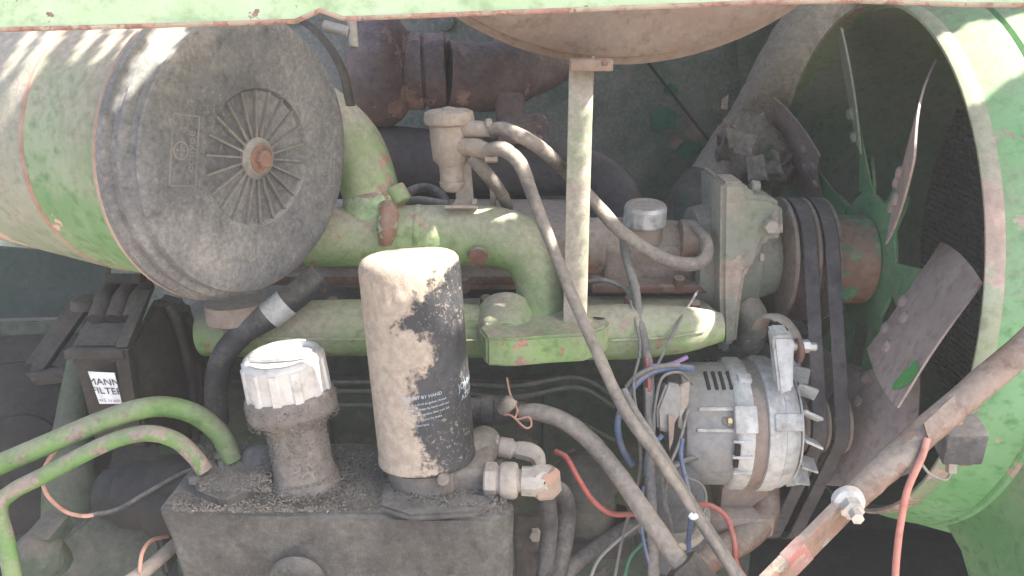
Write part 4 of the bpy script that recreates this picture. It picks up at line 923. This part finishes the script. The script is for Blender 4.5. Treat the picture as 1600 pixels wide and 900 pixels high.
on_alt(1153, 704, 8, 16, .0012, m_dark, 'vent_slot', alt, RAl * 1.0, .0004)
on_alt(1150, 725, 7, 10, .0012, m_dark, 'vent_slot', alt, RAl * 1.0, .0004)
on_alt(1160, 690, 30, 4, .003, m_alu, 'rib', alt)
on_alt(1160, 714, 32, 4, .003, m_alu, 'rib', alt)
on_alt(1160, 738, 30, 4, .003, m_alu, 'rib', alt)
# ear at the top with adjuster bolt
ep = at(1228, 545, .985)
link('ear', prism([at(1208, 530, .985), at(1212, 526, .985), at(1238, 526, .985), at(1242, 532, .985), at(1240, 612, .98), at(1218, 618, .98)], (0, .028, .006), .003), m_alu, alt, 40)
link('adjuster_bolt', cyl(at(1205, 540, .995), at(1276, 542, .995), .0055), m_bolt, alt)
link('bolt_head', lathe(at(1206, 541, .995), EX, [(0, .009), (.007, .0095), (.0075, 0)], 6), m_bolt, alt, 20)
link('bolt_nut', lathe(at(1252, 541, .995), EX, [(0, .0085), (.009, .0085), (.0095, 0)], 6), m_bolt, alt, 20)
# cooling fins of the alternator fan
for k in range(14):
    th = 2 * math.pi * k / 14 + .12
    rd_ = Vector((0, -math.cos(th), math.sin(th))); tg = EX.cross(rd_)
    c = Vector((.375, AY, AZ)) + rd_ * RAl * .70
    link('fan_fin', prism([c - tg * .010 - EX * .010, c + tg * .0 + EX * .012, c + tg * .004 + EX * .012, c - tg * .006 - EX * .010], rd_ * .0225, .0006, 1), m_alu, alt, 30)
link('fan_disc', lathe((.363, AY, AZ), EX, [(0, RAl * .3), (0, RAl * .88), (.002, RAl * .88), (.002, RAl * .3)], 40), m_alu, alt)
aj = thing('adjuster_arm', 'curved rusty slotted adjuster arm above the alternator', 'bracket', at(1205, 505, 1.06))
link('arm', tube([at(1185, 512, 1.07), at(1198, 496, 1.05), at(1218, 498, 1.03), at(1237, 520, 1.01), at(1248, 550, 1.0)], [.011, .013, .013, .012, .012], 6, 12, flat=.35), m_dust, aj)
link('slot', tube([at(1212, 505, 1.018), at(1226, 514, 1.006), at(1234, 526, .998)], .003, 5, 8), m_dark, aj)
link('eye', cyl(at(1244, 548, .995), at(1251, 548, .995), .016), m_rust, aj)

# ================================================================== CONNECTOR AND WIRES
cn = thing('wire_connector', 'grey plastic block connector hanging by the alternator terminals', 'connector', at(1045, 680, .96))
link('block', prism([at(1026, 640, .95), at(1042, 598, .95), at(1066, 602, .95), at(1064, 645, .95), at(1046, 678, .95), at(1028, 672, .95)], FW * .025, .003), m_grip, cn, 30)
link('clip', prism([at(1044, 648, .945), at(1055, 652, .945), at(1052, 688, .945), at(1046, 705, .945)], FW * .004, .0005), m_pan, cn, 0)
link('terminal', prism([at(1062, 602, .955), at(1078, 595, .955), at(1076, 630, .955), at(1066, 650, .955), at(1068, 672, .955), at(1060, 668, .955)], FW * .006, .001), m_dust, cn, 0)
def wire(label, P, r, m, n=8): return tag(link('wire', tube([at(*p) for p in P], r, n, 10), m), label, 'wire')
lo = thing('wiring_loom', 'grey taped wiring loom dropping past the silver oil cap', 'wiring loom', at(1020, 900, .92))
link('loom', tube([at(972, 360, 1.07), at(978, 400, 1.05), at(992, 450, 1.03), at(1002, 510, 1.0), at(1012, 570, .98), at(1015, 640, .96), at(1016, 700, .94), at(1018, 780, .93), at(1022, 910, .92)], [.005, .006, .006, .0055, .0065, .0075, .006, .0065, .0065], 8, 12, .0008), m_wire, lo)
link('strand', tube([at(974, 370, 1.065), at(988, 410, 1.05), at(985, 440, 1.04), at(998, 500, 1.005), at(1008, 560, .985)], .003, 8, 8), m_wire, lo)
link('tape_end', prism([at(1008, 605, .955), at(1021, 608, .955), at(1022, 690, .945), at(1010, 690, .945)], FW * .006, .001), m_wire, lo, 0)
wire('thin grey wire branch leaving the loom above the green manifold', [(920, 440, 1.07), (945, 438, 1.06), (975, 450, 1.05), (990, 470, 1.03)], .0032, m_wire)
wire('short bare red wire entering the grey tape of the loom', [(1010, 560, .975), (1013, 590, .965), (1014, 612, .955)], .0024, m_red)
wire('purple wire running to the alternator terminals', [(1015, 572, .97), (1045, 570, .965), (1074, 558, .97)], .0026, m_purple)
wire('thick blue wire bowing left of the diagonal hose', [(1082, 575, .98), (1050, 574, .965), (1012, 585, .962), (985, 612, .962), (966, 655, .962), (970, 695, .965), (988, 728, .967)], .0040, m_blue)
wire('grey wire above the blue one', [(978, 605, .96), (998, 585, .958), (1030, 573, .958), (1062, 570, .96)], .003, m_wire)
wire('taped grey cable crossing down over the dark motor', [(972, 608, .93), (992, 645, .925), (1020, 688, .915), (1060, 752, .91), (1100, 815, .90), (1158, 905, .88)], .0058, m_wire)
wire('thin blue wire hanging from the grey connector', [(1066, 685, .945), (1064, 715, .94), (1074, 760, .93), (1080, 800, .925), (1076, 850, .92), (1082, 905, .92)], .0028, m_blue)
wire('short blue wire curled beside the loom', [(1035, 680, .94), (1014, 705, .937), (1010, 735, .936), (1016, 752, .935)], .0028, m_blue)
wire('red and dark wire curving over the pump bowl', [(868, 705, .96), (885, 715, .95), (902, 745, .945), (925, 780, .94), (955, 802, .94), (992, 803, .94)], .0034, m_red)
wire('red wire arching beside the dark motor can', [(1088, 790, .925), (1110, 790, .92), (1135, 808, .915), (1147, 845, .905), (1150, 880, .90), (1165, 905, .895)], .0032, m_red)
wire('white wire curving up from the bottom edge', [(922, 905, .95), (935, 875, .95), (965, 845, .95), (1000, 818, .95)], .002, m_grip)
wire('dark green wire at the bottom beside the loom', [(975, 905, .94), (985, 870, .935), (1008, 840, .93), (1012, 780, .93)], .0022, m_greenw)
wire('thin dull blue wire running down along the loom', [(1005, 760, .93), (1002, 820, .925), (1015, 880, .92), (1030, 905, .92)], .002, m_blue)
wire('grey wire from the motor to the alternator foot', [(1052, 730, .99), (1075, 718, 1.0), (1105, 712, 1.02)], .0034, m_wire)
for lab, P in (('thin dusty wire sagging left of the connector block', [(985, 470, 1.02), (1000, 540, .975), (990, 600, .955), (1000, 660, .945), (1030, 720, .93), (1040, 800, .925)]),
        ('thin grey wire looping from alternator rear to loom', [(1082, 600, .985), (1062, 582, .965), (1035, 590, .955), (1024, 630, .95), (1020, 670, .945)]),
        ('thin dark wire crossing behind the blue wire', [(955, 600, .985), (985, 640, .975), (1000, 700, .96), (996, 760, .955), (975, 830, .95), (960, 905, .95)]),
        ('thin dark wire curling over the starter can', [(1030, 700, .94), (1062, 740, .945), (1098, 760, .955), (1100, 800, .95), (1070, 850, .94)]),
        ('thin grey wire dangling past the connector clip', [(1075, 640, .955), (1062, 690, .945), (1046, 730, .94), (1040, 780, .935), (1052, 840, .93), (1045, 905, .93)]),
        ('thin grey wire strung from housing flange to loom', [(1090, 455, 1.07), (1062, 500, 1.0), (1040, 545, .98), (1018, 590, .965)])):
    wire(lab, P, .0019, m_wire)
wire('white cable tie tail on the taped cable', [(1078, 804, .89), (1083, 808, .888), (1088, 806, .89)], .0034, m_white)

# ================================================================== DIAGONAL BAR, BOLT, RELAY
db = thing('diagonal_brace', 'rusty dusty steel brace bar slanting across the lower right corner', 'brace', at(1190, 900, .72))
D0 = at(1180, 930, .70); D1 = at(1335, 775, .72); D2 = at(1640, 512, .75)
k = pw(1, .72)
bdir = (D2 - D1).normalized()
link('upper_tube', tube([at(1322, 788, .722), at(1400, 716, .728), at(1500, 628, .738), at(1660, 492, .752)], [23 * k, 25 * k, 25 * k, 26 * k], 8, 24, .0012, flat=.75), m_rustbar, db)
link('lower_flat', bar(at(1170, 945, .70), at(1338, 775, .717), 56 * k, .008, UP - RT * .0 + RT * .8), m_rustbar, db)
link('tape', bar(at(1170, 945, .70).lerp(at(1338, 775, .717), .36), at(1170, 945, .70).lerp(at(1338, 775, .717), .52), 56.6 * k, .0084, UP + RT * .8, .0003), m_redtape, db)
bn = (CAM - at(1330, 790, .71)).normalized() + RT * .3 - UP * .55
link('washer', lathe(at(1326, 784, .708), bn, [(-.004, .014), (.003, .0135), (.005, .010), (.005, 0)], 24), m_alu, db)
bq = link('bolt', lathe(at(1328, 788, .705), bn, [(0, .0095), (.011, .0095), (.012, .0055), (.022, .0055), (.023, 0)], 6), m_bolt, db, 20)
link('weld_plate', sheet(at(1440, 660, .724), at(1488, 616, .730), at(1492, 642, .724), at(1448, 686, .718), 4, 4, lambda a, b: FW * (-.004 + mnoise.noise(Vector((a * 4, b * 4, 0))) * .003), .003), m_rustbar, db)
rl = thing('relay_box', 'small dusty black relay box wired behind the brace', 'relay', at(1500, 715, .79))
link('case', box(at(1500, 686, .80), Vector((1, -.15, .1)), Vector((.15, 1, .2)), Vector((-.1, -.2, 1)), pw(58, .8), .035, pw(60, .8), .003), m_relay, rl)
link('terminal', box(at(1486, 728, .80), RT, FW, UP, .008, .008, .014, .001), m_dust, rl)
link('terminal', box(at(1506, 722, .80), RT, FW, UP, .012, .008, .006, .001), m_rbolt, rl)
link('mark', box(at(1496, 660, .785), RT, FW, UP, .008, .004, .004, .001), m_redpale, rl)
wire('thin grey wire hooked under the relay box', [(1488, 735, .80), (1478, 750, .80), (1455, 742, .79), (1440, 725, .785)], .0014, m_grip)
tag(link('wire', tube([at(1449, 685, .715), at(1440, 715, .712), at(1418, 765, .71), at(1407, 820, .71), at(1401, 870, .71), at(1398, 915, .71)], pw(5.5, .71), 8, 12), m_redpale), 'thick faded red wire hanging from the brace', 'wire')

# ================================================================== GRIT crumbs and chaff lying on the tank
def scatter(name, n, fn, m, s0, s1, par, el=1.0):
    V = []; Fc = []
    for _ in range(n):
        p, nrm_ = fn()
        s = random.uniform(s0, s1); q_ = Matrix.Rotation(random.uniform(0, 6.28), 3, 'Z') @ Matrix.Rotation(random.uniform(-.7, .7), 3, 'X')
        k = len(V)
        for v in ((-1 * el, -.5, -.3), (1 * el, -.4, -.3), (0, .8, -.3), (0, 0, .6)): V.append(p + q_ @ (Vector(v) * s) + nrm_ * s * .2)
        Fc += [(k, k + 2, k + 1), (k, k + 1, k + 3), (k + 1, k + 2, k + 3), (k + 2, k, k + 3)]
    me = bpy.data.meshes.new(name); me.from_pydata([tuple(v) for v in V], [], Fc); me.update()
    o = link(name, me, m, par, 0); o['kind'] = 'stuff'; return o
def on_top():
    while True:
        px, py = random.uniform(270, 790), random.uniform(694, 800)
        if px < 300 and py < 770: continue
        if random.random() < .25 + .75 * max(0, mnoise.noise(Vector((px * .012, py * .02, 2))) + .35): return tp(px, py, zt + .001), EZ
def on_neck():
    t = random.uniform(.0, .95) * nl; th = random.uniform(0, 6.28); a_, u_, v_ = frame(na); k = pw(1, .87)
    rr = (45.5 if nl * .1 < t < nl * .64 else 51 if t < nl * .1 else 50 if t < nl * .70 else 69) * k
    n_ = u_ * math.cos(th) + v_ * math.sin(th); return nb + na * t + n_ * rr, n_
scatter('grit', 11000, on_top, m_grit, .0007, .0018, tk)
scatter('grit', 1200, on_top, m_gritd, .0008, .0019, tk)
def on_pad():
    px, py = random.uniform(312, 425), random.uniform(705, 768)
    return tp(px, py, zt + .0148), EZ
scatter('grit', 1800, on_pad, m_grit, .0006, .0016, tk)
PILES = [(nb, .046, .030), (fb - fa * .045, .048, .034), (tp(735, 800), .03, .03), (tp(408, 722), .024, .03)]
def on_pile():
    c, r0_, sd = random.choice(PILES); th = random.uniform(0, 6.28); dr = abs(random.gauss(0, sd * .45))
    h = max(0, .010 - dr * .45) * random.random()
    p = Vector((c.x + math.cos(th) * (r0_ + dr - .006), c.y + math.sin(th) * (r0_ + dr - .006), zt + .001 + h))
    p.y = max(p.y, top[1].y + .004); p.x = min(p.x, top[4].x - .006); return p, EZ
scatter('grit', 6500, on_pile, m_grit, .0008, .0019, tk)
scatter('grit', 1500, on_pile, m_gritd, .0008, .0019, tk)
scatter('chaff', 240, on_top, m_straw, .0005, .0010, tk, 2.6)
scatter('grit', 4500, on_neck, m_grit, .0005, .0013, nk)
scatter('grit', 900, on_neck, m_gritd, .0005, .0012, nk)

# ================================================================== unseen sheet added for shade, holes placed for sun patches
def can_hit(px, py, rad_):
    r = ray(px, py); o = CAM - C0; r2 = r - AX * r.dot(AX); o2 = o - AX * o.dot(AX)
    A = r2.dot(r2); B = 2 * r2.dot(o2); C_ = o2.dot(o2) - rad_ ** 2
    return CAM + r * ((-B - math.sqrt(max(B * B - 4 * A * C_, 0))) / (2 * A))
for x, y, l in ((242, 66, .05), (262, 54, .03), (274, 48, .03)): spot(can_hit(x, y, RC * .95), .008, l, .3)
for x, y, l in ((62, 78, .06), (78, 70, .05), (44, 62, .035), (140, 58, .03), (180, 54, .03), (215, 50, .03)): spot(can_hit(x, y, RC * .93), .007, l, .3)
slit(at(800, 203, .962), at(872, 252, .99), .009)
slit(at(938, 115, .99), at(932, 490, .99), .006)
slit(at(772, 230, .96), at(818, 262, .95), .009)
spot(at(858, 378, .945), .010, .012, 0)
spot(at(945, 330, 1.035), .018, .012, 0)
spot(at(518, 650, .85), .004, .03, 0)
spot(at(1562, 70, .86), .055, .045, .5)
spot(at(1530, 45, .88), .03, .03, 0)
V = []; Fc = []; idx = {}
cs = .006; x0_, x1_, y0_, y1_ = -.16, 1.96, -.72, .75
nx, ny = int((x1_ - x0_) / cs), int((y1_ - y0_) / cs)
def hole(x, y):
    if y < -.487 and x < 1.14: return True
    for (sx, sy, rx, ry, c, s) in SPOTS:
        dx, dy = x - sx, y - sy; u_, v_ = dx * c + dy * s, -dx * s + dy * c
        if abs(u_) > .2 or abs(v_) > .2: continue
        if (u_ / rx) ** 4 + (v_ / ry) ** 4 < 1 + .5 * mnoise.noise(Vector((x * 30, y * 30, 0))): return True
    return False
def vi(i, j):
    if (i, j) not in idx:
        idx[(i, j)] = len(V); V.append((x0_ + i * cs, y0_ + j * cs, zr))
    return idx[(i, j)]
# coarse cells away from the cut-outs, fine cells near them
BL = 16
for I in range(0, nx, BL):
    for J in range(0, ny, BL):
        cells = [(i, j) for i in range(I, min(I + BL, nx)) for j in range(J, min(J + BL, ny))]
        hs = [hole(x0_ + (i + .5) * cs, y0_ + (j + .5) * cs) for i, j in cells]
        if not any(hs):
            i2, j2 = min(I + BL, nx), min(J + BL, ny)
            Fc.append((vi(I, J), vi(i2, J), vi(i2, j2), vi(I, j2)))
        else:
            for (i, j), h in zip(cells, hs):
                if not h: Fc.append((vi(i, j), vi(i + 1, j), vi(i + 1, j + 1), vi(i, j + 1)))
me = bpy.data.meshes.new('shade_mesh'); me.from_pydata(V, [], Fc); me.update()
bm = bmesh.new(); bm.from_mesh(me); bmesh.ops.solidify(bm, geom=list(bm.faces), thickness=.002); bm.to_mesh(me); bm.free()
rh = thing('shade_sheet', 'unseen green sheet added over the engine bay for shade', 'hood', (1.9, .70, -1.6))  # out of view, added to block the sun outside the chosen patches
link('pierced_shade', me, m_green, rh, 0)
link('shade_stay', bar((1.90, .70, -1.6), (1.90, .70, 1.10), .03, .03, EX), m_green, rh)

# ================================================================== thin haze volume, dust plus an added stand-in for lens veil
hz_ = link('haze', wbox((0, -.65, -.27), 13.0, 16.2, 2.95, 0), bpy.data.materials.new('dusty air and lens veil'), smooth=0)
hz_['kind'] = 'stuff'
hm = hz_.data.materials[0]; hm.use_nodes = True; t = hm.node_tree
t.nodes.remove(t.nodes['Principled BSDF'])
pvn = t.nodes.new('ShaderNodeVolumePrincipled'); pvn.inputs['Color'].default_value = (.95, .95, .95, 1); pvn.inputs['Density'].default_value = .022
t.links.new(pvn.outputs[0], t.nodes['Material Output'].inputs['Volume'])
